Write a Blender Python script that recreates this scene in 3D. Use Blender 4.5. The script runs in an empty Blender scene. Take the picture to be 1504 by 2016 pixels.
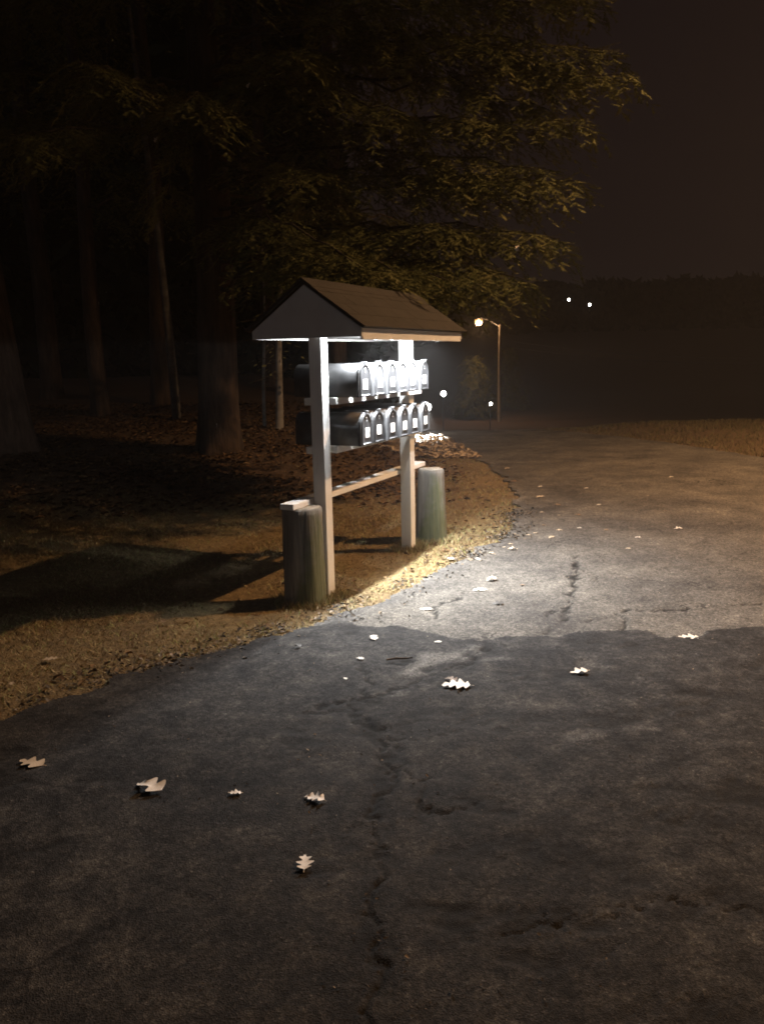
import bpy, bmesh, math, random
import numpy as np
from mathutils import Matrix, Vector

random.seed(7)
RNG = np.random.default_rng(11)
R = math.radians
scene = bpy.context.scene
col = scene.collection

# ------------------------------------------------------------------ camera
cam_data = bpy.data.cameras.new('camera')
cam = bpy.data.objects.new('camera', cam_data)
col.objects.link(cam)
cam_data.sensor_fit = 'VERTICAL'
cam_data.sensor_height = 24.0
cam_data.lens = 24.0 * 1600.0 / 2016.0
cam_data.clip_start = 0.05
cam_data.clip_end = 1500.0
CAM_H, PITCH, ROLL = 1.6, R(10.9), R(1.15)
fw = Vector((0, math.cos(PITCH), -math.sin(PITCH)))
rt = Vector((1, 0, 0))
up = rt.cross(fw)
rt2 = rt * math.cos(ROLL) - up * math.sin(ROLL)
up2 = up * math.cos(ROLL) + rt * math.sin(ROLL)
m = Matrix((rt2, up2, -fw)).transposed().to_4x4()
m.translation = Vector((0, 0, CAM_H))
cam.matrix_world = m
scene.camera = cam

# ------------------------------------------------------------------ night sky, faint far glow, exposure
world = bpy.data.worlds.new('World')
scene.world = world
world.use_nodes = True
wn = world.node_tree.nodes
wl = world.node_tree.links
wn.clear()
w_out = wn.new('ShaderNodeOutputWorld')
w_sky = wn.new('ShaderNodeTexSky')
w_sky.sky_type = 'NISHITA'
w_sky.sun_disc = False
w_sky.sun_elevation = R(-5.0)
w_sky.sun_rotation = R(200)
w_b1 = wn.new('ShaderNodeBackground')
w_b1.inputs['Strength'].default_value = 0.05
w_b2 = wn.new('ShaderNodeBackground')          # town glow on low cloud: dim warm brown
w_b2.inputs['Color'].default_value = (1.0, 0.60, 0.56, 1)
w_b2.inputs['Strength'].default_value = 0.0085
w_add = wn.new('ShaderNodeAddShader')
wl.new(w_sky.outputs[0], w_b1.inputs['Color'])
wl.new(w_b1.outputs[0], w_add.inputs[0])
wl.new(w_b2.outputs[0], w_add.inputs[1])
wl.new(w_add.outputs[0], w_out.inputs['Surface'])

fill_sun_d = bpy.data.lights.new('moon', 'SUN')     # added cool fill for the dark gable, from behind the camera, left
fill_sun_d.energy = 0.055
fill_sun_d.angle = R(14)
fill_sun_d.color = (0.80, 0.88, 1.0)
moon = bpy.data.objects.new('moon', fill_sun_d)
col.objects.link(moon)
moon.rotation_euler = Vector((0.55, 0.72, -0.42)).to_track_quat('-Z', 'Y').to_euler()

scene.view_settings.view_transform = 'Standard'
scene.view_settings.look = 'None'
scene.view_settings.exposure = 0.0
scene.view_settings.gamma = 1.0
scene.view_settings.use_curve_mapping = False
scene.render.engine = 'CYCLES'
scene.cycles.use_denoising = True
scene.cycles.max_bounces = 6
scene.cycles.sample_clamp_indirect = 4.0
scene.cycles.filter_width = 1.8

SODIUM = (1.0, 0.57, 0.27)
WHITE_LED = (0.94, 0.98, 1.0)

# ------------------------------------------------------------------ helpers
def tag(o, label=None, cat=None, group=None, kind=None):
    if label: o['label'] = label
    if cat: o['category'] = cat
    if group: o['group'] = group
    if kind: o['kind'] = kind
    return o

def empty(name, loc, rz=0.0):
    o = bpy.data.objects.new(name, None)
    col.objects.link(o)
    o.location = loc
    o.rotation_euler = (0, 0, rz)
    return o

def obj(name, me, mat=None, parent=None, loc=(0, 0, 0), rot=(0, 0, 0)):
    if mat is not None and not me.materials:
        me.materials.append(mat)
    o = bpy.data.objects.new(name, me)
    col.objects.link(o)
    o.parent = parent
    o.location = loc
    o.rotation_euler = rot
    return o

def np_mesh(name, verts, faces, smooth=False):
    """verts (N,3), faces (M,k) with constant k"""
    verts = np.ascontiguousarray(verts, dtype=np.float32)
    faces = np.ascontiguousarray(faces, dtype=np.int32)
    me = bpy.data.meshes.new(name)
    nf, k = faces.shape
    me.vertices.add(len(verts))
    me.vertices.foreach_set('co', verts.ravel())
    me.loops.add(nf * k)
    me.loops.foreach_set('vertex_index', faces.ravel())
    me.polygons.add(nf)
    me.polygons.foreach_set('loop_start', np.arange(0, nf * k, k, dtype=np.int32))
    me.polygons.foreach_set('loop_total', np.full(nf, k, dtype=np.int32))
    if smooth:
        me.polygons.foreach_set('use_smooth', np.ones(nf, dtype=bool))
    me.update(calc_edges=True)
    return me

def add_attr(me, name, vals):
    at = me.attributes.new(name, 'FLOAT', 'POINT')
    at.data.foreach_set('value', np.ascontiguousarray(vals, dtype=np.float32))

def bm_mesh(name, bm, smooth=False):
    me = bpy.data.meshes.new(name)
    bm.normal_update()
    bm.to_mesh(me)
    bm.free()
    if smooth:
        for p in me.polygons: p.use_smooth = True
    return me

def box_mesh(x0, x1, y0, y1, z0, z1, bev=0.003):
    bm = bmesh.new()
    bmesh.ops.create_cube(bm, size=1.0)
    for v in bm.verts:
        v.co = Vector(((x0 + x1) / 2 + v.co.x * (x1 - x0), (y0 + y1) / 2 + v.co.y * (y1 - y0), (z0 + z1) / 2 + v.co.z * (z1 - z0)))
    if bev > 0:
        bmesh.ops.bevel(bm, geom=bm.edges[:], offset=bev, segments=2, affect='EDGES', profile=0.6)
    return bm_mesh('box', bm)

def prism_mesh(outline, a0, a1, axis='Y', bev=0.0):
    """outline: list of (u, z); extruded along axis from a0 to a1"""
    bm = bmesh.new()
    def P(u, z, a): return (u, a, z) if axis == 'Y' else (a, u, z)
    f0 = [bm.verts.new(P(u, z, a0)) for u, z in outline]
    f1 = [bm.verts.new(P(u, z, a1)) for u, z in outline]
    n = len(outline)
    bm.faces.new(f0)
    bm.faces.new(f1[::-1])
    for i in range(n):
        bm.faces.new((f0[(i + 1) % n], f0[i], f1[i], f1[(i + 1) % n]))
    bmesh.ops.recalc_face_normals(bm, faces=bm.faces[:])
    if bev > 0:
        bmesh.ops.bevel(bm, geom=bm.edges[:], offset=bev, segments=1, affect='EDGES')
    return bm_mesh('prism', bm)

def tube_arrays(pts, radii, sides=8, cap=True):
    pts = np.asarray(pts, float); n = len(pts)
    radii = np.broadcast_to(np.asarray(radii, float), (n,))
    tan = np.gradient(pts, axis=0)
    tan /= np.linalg.norm(tan, axis=1)[:, None] + 1e-9
    ref = np.array([0, 0, 1.0]) if abs(tan[:, 2]).mean() < 0.8 else np.array([1.0, 0, 0])
    u = np.cross(tan, ref); u /= np.linalg.norm(u, axis=1)[:, None] + 1e-9
    v = np.cross(tan, u)
    ang = np.linspace(0, 2 * np.pi, sides, endpoint=False)
    V = pts[:, None, :] + radii[:, None, None] * (np.cos(ang)[None, :, None] * u[:, None, :] + np.sin(ang)[None, :, None] * v[:, None, :])
    V = V.reshape(-1, 3)
    F = []
    for i in range(n - 1):
        for j in range(sides):
            k = (j + 1) % sides
            F.append((i * sides + j, i * sides + k, (i + 1) * sides + k, (i + 1) * sides + j))
    return V, np.array(F, dtype=np.int32)

def tube_mesh(pts, radii, sides=8):
    V, F = tube_arrays(pts, radii, sides)
    V = list(map(tuple, V)); F = [tuple(int(i) for i in f) for f in F]
    n = len(V) // sides
    F.append(tuple(range(sides))); F.append(tuple(reversed(range((n - 1) * sides, n * sides))))
    me = bpy.data.meshes.new('tube')
    me.from_pydata(V, [], F)
    for p in me.polygons: p.use_smooth = len(p.vertices) == 4
    me.update()
    return me

def lathe_mesh(profile, sides=24, jitter=None):
    """profile: list of (r, z)"""
    V = []; F = []
    for i, (r, z) in enumerate(profile):
        for j in range(sides):
            a = 2 * math.pi * j / sides
            rr = r * (jitter(a, z) if jitter else 1.0)
            V.append((rr * math.cos(a), rr * math.sin(a), z))
    n = len(profile)
    for i in range(n - 1):
        for j in range(sides):
            k = (j + 1) % sides
            F.append((i * sides + j, i * sides + k, (i + 1) * sides + k, (i + 1) * sides + j))
    F.append(tuple(reversed(range(sides)))); F.append(tuple(range((n - 1) * sides, n * sides)))
    me = bpy.data.meshes.new('lathe')
    me.from_pydata(V, [], F)
    for p in me.polygons: p.use_smooth = len(p.vertices) == 4
    me.update()
    return me

def smoothstep(a, b, x):
    t = np.clip((x - a) / (b - a), 0, 1)
    return t * t * (3 - 2 * t)

def vnoise(x, y, seed=0):
    x = np.asarray(x, float); y = np.asarray(y, float)
    xi = np.floor(x).astype(np.int64); yi = np.floor(y).astype(np.int64)
    fx = x - xi; fy = y - yi
    fx = fx * fx * (3 - 2 * fx); fy = fy * fy * (3 - 2 * fy)
    def h(a, b):
        n = (a * 374761393 + b * 668265263 + seed * 1442695041) & 0x7fffffff
        n = ((n ^ (n >> 13)) * 1274126177) & 0x7fffffff
        return ((n ^ (n >> 16)) & 0xffff) / 65535.0
    return (h(xi, yi) * (1 - fx) + h(xi + 1, yi) * fx) * (1 - fy) + (h(xi, yi + 1) * (1 - fx) + h(xi + 1, yi + 1) * fx) * fy

def fbm(x, y, seed=0, octv=4):
    s = 0; a = 0.5; t = 0
    for i in range(octv):
        s = s + a * vnoise(x * 2 ** i, y * 2 ** i, seed + i * 17); t += a; a *= 0.5
    return s / t - 0.5

def poly_dist(px, py, line):
    d = np.full(px.shape, 1e9)
    for (x0, y0), (x1, y1) in zip(line[:-1], line[1:]):
        dx, dy = x1 - x0, y1 - y0
        t = np.clip(((px - x0) * dx + (py - y0) * dy) / (dx * dx + dy * dy + 1e-12), 0, 1)
        d = np.minimum(d, np.hypot(px - x0 - t * dx, py - y0 - t * dy))
    return d

def inside(px, py, poly):
    c = np.zeros(px.shape, bool)
    n = len(poly)
    for i in range(n):
        x0, y0 = poly[i]; x1, y1 = poly[(i + 1) % n]
        cond = ((y0 > py) != (y1 > py))
        with np.errstate(divide='ignore', invalid='ignore'):
            xx = (x1 - x0) * (py - y0) / (y1 - y0 + 1e-12) + x0
        c ^= cond & (px < xx)
    return c

# ------------------------------------------------------------------ materials
class NT:
    def __init__(self, name):
        self.m = bpy.data.materials.new(name)
        self.m.use_nodes = True
        self.t = self.m.node_tree
        self.n = self.t.nodes
        self.b = self.n['Principled BSDF']
    def new(self, t, **kw):
        nd = self.n.new(t)
        for k, v in kw.items(): setattr(nd, k, v)
        return nd
    def link(self, a, b): self.t.links.new(a, b)
    def coords(self, scale=(1, 1, 1), kind='Object'):
        tc = self.new('ShaderNodeTexCoord')
        mp = self.new('ShaderNodeMapping')
        mp.inputs['Scale'].default_value = scale
        self.link(tc.outputs[kind], mp.inputs['Vector'])
        return mp.outputs[0]
    def noise(self, vec, scale, detail=4, rough=0.55):
        nd = self.new('ShaderNodeTexNoise')
        nd.inputs['Scale'].default_value = scale
        nd.inputs['Detail'].default_value = detail
        nd.inputs['Roughness'].default_value = rough
        self.link(vec, nd.inputs['Vector'])
        return nd.outputs['Fac']
    def ramp(self, fac, stops):
        nd = self.new('ShaderNodeValToRGB')
        el = nd.color_ramp.elements
        while len(el) > 1: el.remove(el[-1])
        el[0].position = stops[0][0]; c = stops[0][1]; el[0].color = (*c, 1) if len(c) == 3 else c
        for p, c in stops[1:]:
            e = el.new(p); e.color = (*c, 1) if len(c) == 3 else c
        self.link(fac, nd.inputs['Fac'])
        return nd.outputs['Color']
    def mix(self, fac, a, b, mode='MIX'):
        nd = self.new('ShaderNodeMix', data_type='RGBA', blend_type=mode)
        for s, v in ((nd.inputs[0], fac), (nd.inputs[6], a), (nd.inputs[7], b)):
            if hasattr(v, 'links') or isinstance(v, bpy.types.NodeSocket): self.link(v, s)
            else: s.default_value = (*v, 1) if isinstance(v, tuple) and len(v) == 3 else v
        return nd.outputs[2]
    def math(self, op, a, b=None, clamp=False):
        nd = self.new('ShaderNodeMath', operation=op, use_clamp=clamp)
        for s, v in ((nd.inputs[0], a), (nd.inputs[1], b)):
            if v is None: continue
            if isinstance(v, bpy.types.NodeSocket): self.link(v, s)
            else: s.default_value = v
        return nd.outputs[0]
    def attr(self, name):
        nd = self.new('ShaderNodeAttribute'); nd.attribute_name = name
        return nd.outputs['Fac']
    def bump(self, h, strength, dist):
        nd = self.new('ShaderNodeBump')
        nd.inputs['Strength'].default_value = strength
        nd.inputs['Distance'].default_value = dist
        self.link(h, nd.inputs['Height'])
        self.link(nd.outputs[0], self.b.inputs['Normal'])
    def color(self, s):
        if isinstance(s, tuple): self.b.inputs['Base Color'].default_value = (*s, 1)
        else: self.link(s, self.b.inputs['Base Color'])
    def rough(self, s):
        if isinstance(s, (int, float)): self.b.inputs['Roughness'].default_value = s
        else: self.link(s, self.b.inputs['Roughness'])

def emit_mat(name, color, strength):
    k = NT(name)
    k.color((0.8, 0.8, 0.8))
    k.b.inputs['Emission Color'].default_value = (*color, 1)
    k.b.inputs['Emission Strength'].default_value = strength
    return k.m

M = {}

def mk_paint(name, base, wear):
    k = NT(name)
    v = k.coords()
    n1 = k.noise(v, 6, 5)
    v2 = k.coords((40, 40, 3))
    n2 = k.noise(v2, 1.5, 4)
    c = k.ramp(n1, [(0.3, tuple(b * 0.86 for b in base)), (0.65, base)])
    c = k.mix(k.ramp(n2, [(0.62, (0, 0, 0)), (0.78, (0.55, 0.55, 0.55))]), c, wear)
    k.color(c); k.rough(0.55)
    k.bump(n2, 0.25, 0.002)
    return k.m
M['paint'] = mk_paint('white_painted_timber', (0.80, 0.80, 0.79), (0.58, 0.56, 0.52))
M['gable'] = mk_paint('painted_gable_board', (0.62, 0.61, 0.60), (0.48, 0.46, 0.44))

k = NT('black_mailbox_enamel')
v = k.coords((1, 1, 1)); n1 = k.noise(v, 18, 5)
oi = k.new('ShaderNodeObjectInfo')
v2 = k.coords((60, 60, 6)); n2 = k.noise(v2, 1.0, 4)
k.color(k.ramp(n1, [(0.3, (0.048, 0.048, 0.050)), (0.7, (0.088, 0.088, 0.092))]))
k.rough(k.math('ADD', k.math('MULTIPLY', n2, 0.25), 0.30))
k.b.inputs['Specular IOR Level'].default_value = 0.55
k.bump(n1, 0.05, 0.002)
M['enamel'] = k.m

k = NT('mailbox_door_enamel')
v = k.coords((1, 1, 1)); n1 = k.noise(v, 22, 5)
v2 = k.coords((30, 70, 9)); n2 = k.noise(v2, 1.0, 4)
oi = k.new('ShaderNodeObjectInfo')
c = k.ramp(n2, [(0.35, (0.022, 0.022, 0.024)), (0.75, (0.062, 0.062, 0.066))])
k.color(k.mix(1.0, c, k.ramp(oi.outputs['Random'], [(0, (0.55, 0.55, 0.55)), (1, (1.35, 1.35, 1.35))]), 'MULTIPLY'))
k.rough(k.math('ADD', k.math('MULTIPLY', n1, 0.25), 0.28))
k.b.inputs['Specular IOR Level'].default_value = 0.4
k.bump(n1, 0.08, 0.002)
M['door'] = k.m

k = NT('white_number_sticker'); v = k.coords(); n1 = k.noise(v, 40, 3)
k.color(k.ramp(n1, [(0.3, (0.72, 0.72, 0.70)), (0.7, (0.86, 0.86, 0.85))])); k.rough(0.4); M['label'] = k.m
k = NT('bare_steel'); k.color((0.45, 0.45, 0.46)); k.b.inputs['Metallic'].default_value = 1.0; k.rough(0.35); M['steel'] = k.m

k = NT('brown_asphalt_shingle')
v = k.coords(); n1 = k.noise(v, 260, 3, 0.7); n2 = k.noise(v, 7, 4)
c = k.ramp(n1, [(0.35, (0.026, 0.022, 0.019)), (0.65, (0.075, 0.064, 0.053))])
c = k.mix(1.0, c, k.ramp(n2, [(0.3, (0.65, 0.65, 0.65)), (0.7, (1, 1, 1))]), 'MULTIPLY')
k.color(c); k.rough(0.9); k.bump(n1, 0.6, 0.003)
M['shingle'] = k.m
k = NT('dark_rake_trim'); v = k.coords(); n1 = k.noise(v, 30, 4)
k.color(k.ramp(n1, [(0.3, (0.020, 0.017, 0.015)), (0.7, (0.042, 0.036, 0.032))])); k.rough(0.7); M['trim'] = k.m

k = NT('weathered_log_with_moss')
v = k.coords((26, 26, 1.6)); n1 = k.noise(v, 1.0, 6, 0.65)
v2 = k.coords((70, 70, 3)); n2 = k.noise(v2, 1.0, 4)
vo = k.coords(); n3 = k.noise(vo, 5, 5)
c = k.ramp(n1, [(0.25, (0.055, 0.050, 0.045)), (0.5, (0.16, 0.15, 0.135)), (0.8, (0.27, 0.25, 0.22))])
sep = k.new('ShaderNodeSeparateXYZ'); k.link(vo, sep.inputs[0])
# moss keeps to the lower part of the damp side of the log (its own growth, not shade)
side = k.math('ADD', k.math('MULTIPLY', sep.outputs[0], 4.4), k.math('MULTIPLY', sep.outputs[1], -1.5))
low = k.math('SUBTRACT', 0.52, sep.outputs[2])
mm = k.math('ADD', k.math('ADD', k.math('MULTIPLY', side, 1.2), k.math('MULTIPLY', low, 1.1)), k.math('MULTIPLY', k.math('SUBTRACT', n3, 0.5), 1.6))
mm = k.ramp(mm, [(0.55, (0, 0, 0)), (0.95, (0.75, 0.75, 0.75))])
c = k.mix(mm, c, k.ramp(n2, [(0.3, (0.055, 0.070, 0.022)), (0.7, (0.125, 0.140, 0.055))]))
k.color(c); k.rough(0.9)
k.bump(k.math('ADD', n1, k.math('MULTIPLY', n2, 0.5)), 0.8, 0.012)
M['log'] = k.m
k = NT('log_end_grain'); v = k.coords(); n1 = k.noise(v, 30, 5)
k.color(k.ramp(n1, [(0.3, (0.20, 0.18, 0.15)), (0.7, (0.42, 0.39, 0.33))])); k.rough(0.9); k.bump(n1, 0.6, 0.006); M['endgrain'] = k.m

k = NT('lawn_soil')
v = k.coords(); n1 = k.noise(v, 1.1, 5); n2 = k.noise(v, 22, 5, 0.7); n3 = k.noise(v, 90, 3, 0.7)
c = k.ramp(n1, [(0.35, (0.160, 0.112, 0.056)), (0.6, (0.250, 0.185, 0.088)), (0.8, (0.21, 0.190, 0.085))])
c = k.mix(1.0, c, k.ramp(n2, [(0.3, (0.45, 0.42, 0.38)), (0.7, (1.15, 1.1, 1.0))]), 'MULTIPLY')
lf = k.attr('litter')
c2 = k.ramp(n2, [(0.3, (0.035, 0.022, 0.014)), (0.55, (0.095, 0.057, 0.030)), (0.75, (0.18, 0.11, 0.055))])
c = k.mix(lf, c, c2)
k.color(c); k.rough(0.95); k.bump(k.math('ADD', n2, k.math('MULTIPLY', n3, 0.5)), 0.9, 0.03)
M['soil'] = k.m

k = NT('asphalt')
v = k.coords()
n_big = k.noise(v, 1.6, 5, 0.6); n_mid = k.noise(v, 9, 5, 0.65); n_fine = k.noise(v, 330, 3, 0.75)
vor = k.new('ShaderNodeTexVoronoi'); vor.inputs['Scale'].default_value = 210; k.link(v, vor.inputs['Vector'])
patch = k.attr('patch'); stain = k.attr('stain'); crack = k.attr('crack'); pale = k.attr('pale')
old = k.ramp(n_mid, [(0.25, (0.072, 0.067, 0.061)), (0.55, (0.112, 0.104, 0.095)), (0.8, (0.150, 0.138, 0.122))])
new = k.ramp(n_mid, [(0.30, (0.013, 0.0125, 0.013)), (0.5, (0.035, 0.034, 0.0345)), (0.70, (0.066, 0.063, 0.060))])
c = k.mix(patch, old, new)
c = k.mix(k.math('MULTIPLY', pale, 0.75, True), c, (0.13, 0.125, 0.12))
c = k.mix(1.0, c, k.ramp(n_big, [(0.30, (0.50, 0.50, 0.52)), (0.68, (1.25, 1.23, 1.18))]), 'MULTIPLY')
n_clod = k.noise(v, 42, 4, 0.7)
c = k.mix(0.8, c, k.ramp(n_clod, [(0.32, (0.45, 0.45, 0.45)), (0.5, (1, 1, 1)), (0.68, (1.5, 1.48, 1.45))]), 'MULTIPLY')
agg = k.ramp(vor.outputs['Color'], [(0.12, (0.45, 0.45, 0.45)), (0.5, (0.95, 0.95, 0.95)), (0.84, (1.2, 1.2, 1.2)), (0.96, (2.6, 2.5, 2.4))])
c = k.mix(0.85, c, agg, 'MULTIPLY')
vor2 = k.new('ShaderNodeTexVoronoi'); vor2.inputs['Scale'].default_value = 78; k.link(v, vor2.inputs['Vector'])
c = k.mix(0.65, c, k.ramp(vor2.outputs['Color'], [(0.15, (0.60, 0.60, 0.60)), (0.5, (0.95, 0.95, 0.95)), (0.85, (1.25, 1.25, 1.25)), (0.95, (2.0, 1.95, 1.9))]), 'MULTIPLY')
# fine alligator cracking
wv = k.new('ShaderNodeVectorMath', operation='ADD'); nv = k.new('ShaderNodeTexNoise'); nv.inputs['Scale'].default_value = 5.0; nv.inputs['Detail'].default_value = 4; k.link(v, nv.inputs['Vector'])
sc = k.new('ShaderNodeVectorMath', operation='SCALE'); sc.inputs['Scale'].default_value = 0.35; k.link(nv.outputs['Color'], sc.inputs[0]); k.link(v, wv.inputs[0]); k.link(sc.outputs[0], wv.inputs[1])
ve = k.new('ShaderNodeTexVoronoi', feature='DISTANCE_TO_EDGE'); ve.inputs['Scale'].default_value = 2.6; k.link(wv.outputs[0], ve.inputs['Vector'])
alli = k.math('MULTIPLY', k.ramp(ve.outputs['Distance'], [(0.0, (1, 1, 1)), (0.028, (0, 0, 0))]), k.ramp(k.noise(v, 1.3, 3), [(0.5, (0, 0, 0)), (0.62, (0.85, 0.85, 0.85))]))
c = k.mix(alli, c, (0.010, 0.009, 0.009))
c = k.mix(k.math('MULTIPLY', stain, 0.85, True), c, (0.009, 0.0085, 0.0085))
c = k.mix(crack, c, (0.010, 0.009, 0.008))
k.color(c)
k.rough(k.math('ADD', k.math('MULTIPLY', n_mid, 0.25), 0.78))
k.b.inputs['Specular IOR Level'].default_value = 0.16
k.bump(k.math('ADD', k.math('MULTIPLY', n_fine, 0.8), k.math('ADD', vor.outputs['Distance'], k.math('MULTIPLY', n_clod, 1.2))), 0.6, 0.004)
M['asphalt'] = k.m

def leafy(name, stops, rough=0.7, trans=0.0, bump=False):
    k = NT(name)
    g = k.new('ShaderNodeNewGeometry')
    k.color(k.ramp(g.outputs['Random Per Island'], stops))
    k.rough(rough)
    k.b.inputs['Specular IOR Level'].default_value = 0.25
    return k.m
M['grass'] = leafy('dry_grass', [(0.0, (0.11, 0.076, 0.034)), (0.4, (0.26, 0.185, 0.085)), (0.75, (0.42, 0.35, 0.20)), (0.87, (0.27, 0.29, 0.11)), (1, (0.20, 0.24, 0.08))], 0.75)
M['litter'] = leafy('dead_leaf_litter', [(0, (0.035, 0.020, 0.012)), (0.5, (0.10, 0.058, 0.028)), (0.85, (0.16, 0.095, 0.045)), (1, (0.26, 0.18, 0.10))], 0.95)
M['crumb'] = leafy('edge_crumbs', [(0, (0.02, 0.018, 0.015)), (0.6, (0.07, 0.055, 0.04)), (1, (0.24, 0.19, 0.14))], 0.8)
M['needle'] = leafy('hemlock_needles', [(0, (0.060, 0.070, 0.022)), (0.5, (0.130, 0.135, 0.040)), (1, (0.215, 0.200, 0.065))], 0.55)
k = NT('hemlock_needle_sprays')
g = k.new('ShaderNodeNewGeometry'); v = k.coords(); n1 = k.noise(v, 3.5, 4); 
c = k.ramp(n1, [(0.3, (0.060, 0.066, 0.026)), (0.5, (0.120, 0.122, 0.045)), (0.7, (0.195, 0.180, 0.072))])
c = k.mix(0.5, c, k.ramp(g.outputs['Random Per Island'], [(0, (0.75, 0.75, 0.75)), (1, (1.2, 1.2, 1.2))]), 'MULTIPLY')
k.color(c); k.rough(0.75); k.b.inputs['Specular IOR Level'].default_value = 0.15
M['needle'] = k.m
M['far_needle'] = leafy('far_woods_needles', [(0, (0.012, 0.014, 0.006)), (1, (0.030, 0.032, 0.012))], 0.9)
M['verge_grass'] = leafy('rank_verge_grass', [(0, (0.05, 0.045, 0.02)), (0.6, (0.10, 0.085, 0.04)), (1, (0.15, 0.125, 0.06))], 0.8)
M['beech'] = leafy('beech_leaf', [(0, (0.10, 0.11, 0.04)), (1, (0.20, 0.20, 0.08))], 0.6)

def bark(name, dark, light, sc=(9, 9, 1.6), bumpd=0.05):
    k = NT(name)
    v = k.coords(sc); n1 = k.noise(v, 1.0, 6, 0.7); vv = k.coords(); n2 = k.noise(vv, 2.0, 4)
    c = k.ramp(n1, [(0.3, dark), (0.7, light)])
    c = k.mix(1.0, c, k.ramp(n2, [(0.3, (0.6, 0.6, 0.6)), (0.7, (1.1, 1.1, 1.1))]), 'MULTIPLY')
    k.color(c); k.rough(0.95); k.bump(n1, 1.0, bumpd)
    return k.m
M['bark'] = bark('hemlock_bark', (0.022, 0.015, 0.011), (0.105, 0.070, 0.050))
M['birch'] = bark('pale_smooth_bark', (0.16, 0.15, 0.13), (0.34, 0.32, 0.29), (3, 3, 8), 0.01)
M['red_bark'] = bark('reddish_conifer_bark', (0.045, 0.030, 0.024), (0.20, 0.135, 0.10))
M['dim_bark'] = bark('grey_smooth_bark', (0.07, 0.065, 0.06), (0.17, 0.16, 0.145), (3, 3, 8), 0.01)
M['twig'] = bark('twig_bark', (0.03, 0.022, 0.016), (0.09, 0.065, 0.045), (20, 20, 5), 0.004)
M['pole'] = bark('utility_pole_timber', (0.12, 0.10, 0.08), (0.26, 0.22, 0.18), (14, 14, 1.2), 0.01)

def leafmat(name, a, b):
    k = NT(name); v = k.coords(); n1 = k.noise(v, 30, 4)
    k.color(k.ramp(n1, [(0.3, a), (0.7, b)])); k.rough(0.65)
    return k.m
M['leaf_pale'] = leafmat('pale_oak_leaf_underside', (0.55, 0.49, 0.42), (0.78, 0.73, 0.66))
M['leaf_tan'] = leafmat('tan_oak_leaf', (0.36, 0.28, 0.19), (0.56, 0.46, 0.34))
M['leaf_brown'] = leafmat('brown_oak_leaf', (0.11, 0.065, 0.035), (0.22, 0.14, 0.08))
M['leaf_dark'] = leafmat('dark_wet_leaf', (0.014, 0.011, 0.009), (0.035, 0.026, 0.020))
k = NT('dark_metal'); k.color((0.03, 0.03, 0.032)); k.rough(0.5); M['metal'] = k.m
k = NT('grey_lamp_metal'); k.color((0.22, 0.22, 0.22)); k.b.inputs['Metallic'].default_value = 0.7; k.rough(0.5); M['lampmetal'] = k.m

# ------------------------------------------------------------------ terrain, road
def terrain(x, y):
    x = np.asarray(x, float); y = np.asarray(y, float)
    w = smoothstep(0.9, -0.9, x)
    bank = w * (0.06 * np.clip(y - 8.5, 0, 16) + 0.12 * smoothstep(8.4, 10.4, y))
    d = smoothstep(-4.0, 1.2, x)
    drop = -d * (0.125 * np.clip(y - 17.5, 0, 34) + 0.03 * smoothstep(14, 18, y))
    hill = 13 * smoothstep(110, 200, y) * smoothstep(-60, 40, x)
    rough = 0.05 * fbm(x * 0.55, y * 0.55, 3, 4) + 0.012 * fbm(x * 5, y * 5, 9, 3)
    verge = 0.10 * smoothstep(0.0, 1.5, x - (10.2 - 0.33 * y)) * smoothstep(7, 11, y)
    return bank + drop + hill + rough * smoothstep(1.0, 4.0, y) + verge

LEFT_EDGE = [(-9.0, -3.0), (-6.0, 0.4), (-3.6, 2.2), (-2.5, 2.95), (-1.76, 3.46), (-1.25, 4.02), (-0.81, 4.42), (-0.36, 4.80), (0.02, 5.20), (0.30, 5.72), (0.58, 6.2),
             (0.95, 6.72), (1.21, 7.38), (1.42, 8.4), (1.53, 9.71), (1.55, 11.4), (1.48, 13.05), (1.30, 15.3), (1.0, 17.5), (0.0, 21.0), (-2.0, 26.0)]
RIGHT_EDGE = [(1.4, 26.0), (2.9, 20.0), (3.6, 17.2), (4.4, 15.6), (4.95, 14.35), (5.35, 12.7), (5.75, 11.4), (6.8, 9.2), (9.0, 6.5), (13.0, 3.6), (18.0, 1.0), (18.0, -3.0)]
ROAD = LEFT_EDGE + RIGHT_EDGE
PATCH_LINE = [(-9, 4.6), (-0.9, 4.6), (-0.59, 4.62), (-0.36, 4.73), (-0.17, 4.64), (0.01, 4.68), (0.22, 4.57), (0.36, 4.44), (0.44, 4.38), (0.65, 4.42), (0.81, 4.39), (1.09, 4.46),
              (1.3, 4.49), (1.58, 4.53), (1.59, 4.38), (1.65, 4.3), (1.75, 4.36), (1.87, 4.44), (2.21, 4.52), (2.9, 4.6), (4.0, 4.5), (18, 4.2)]
PATCH = PATCH_LINE + [(18, -9), (-9, -9)]

def fan_grid(u0, u1, nu, y0, y1, ny):
    u = np.linspace(u0, u1, nu)
    y = np.geomspace(y0, y1, ny)
    U, Y = np.meshgrid(u, y)
    X = U * (Y + 0.9)
    idx = np.arange(nu * ny).reshape(ny, nu)
    F = np.stack([idx[:-1, :-1], idx[:-1, 1:], idx[1:, 1:], idx[1:, :-1]], -1).reshape(-1, 4)
    return X.ravel(), Y.ravel(), F

def structure(o): o['kind'] = 'structure'; return o

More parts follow.
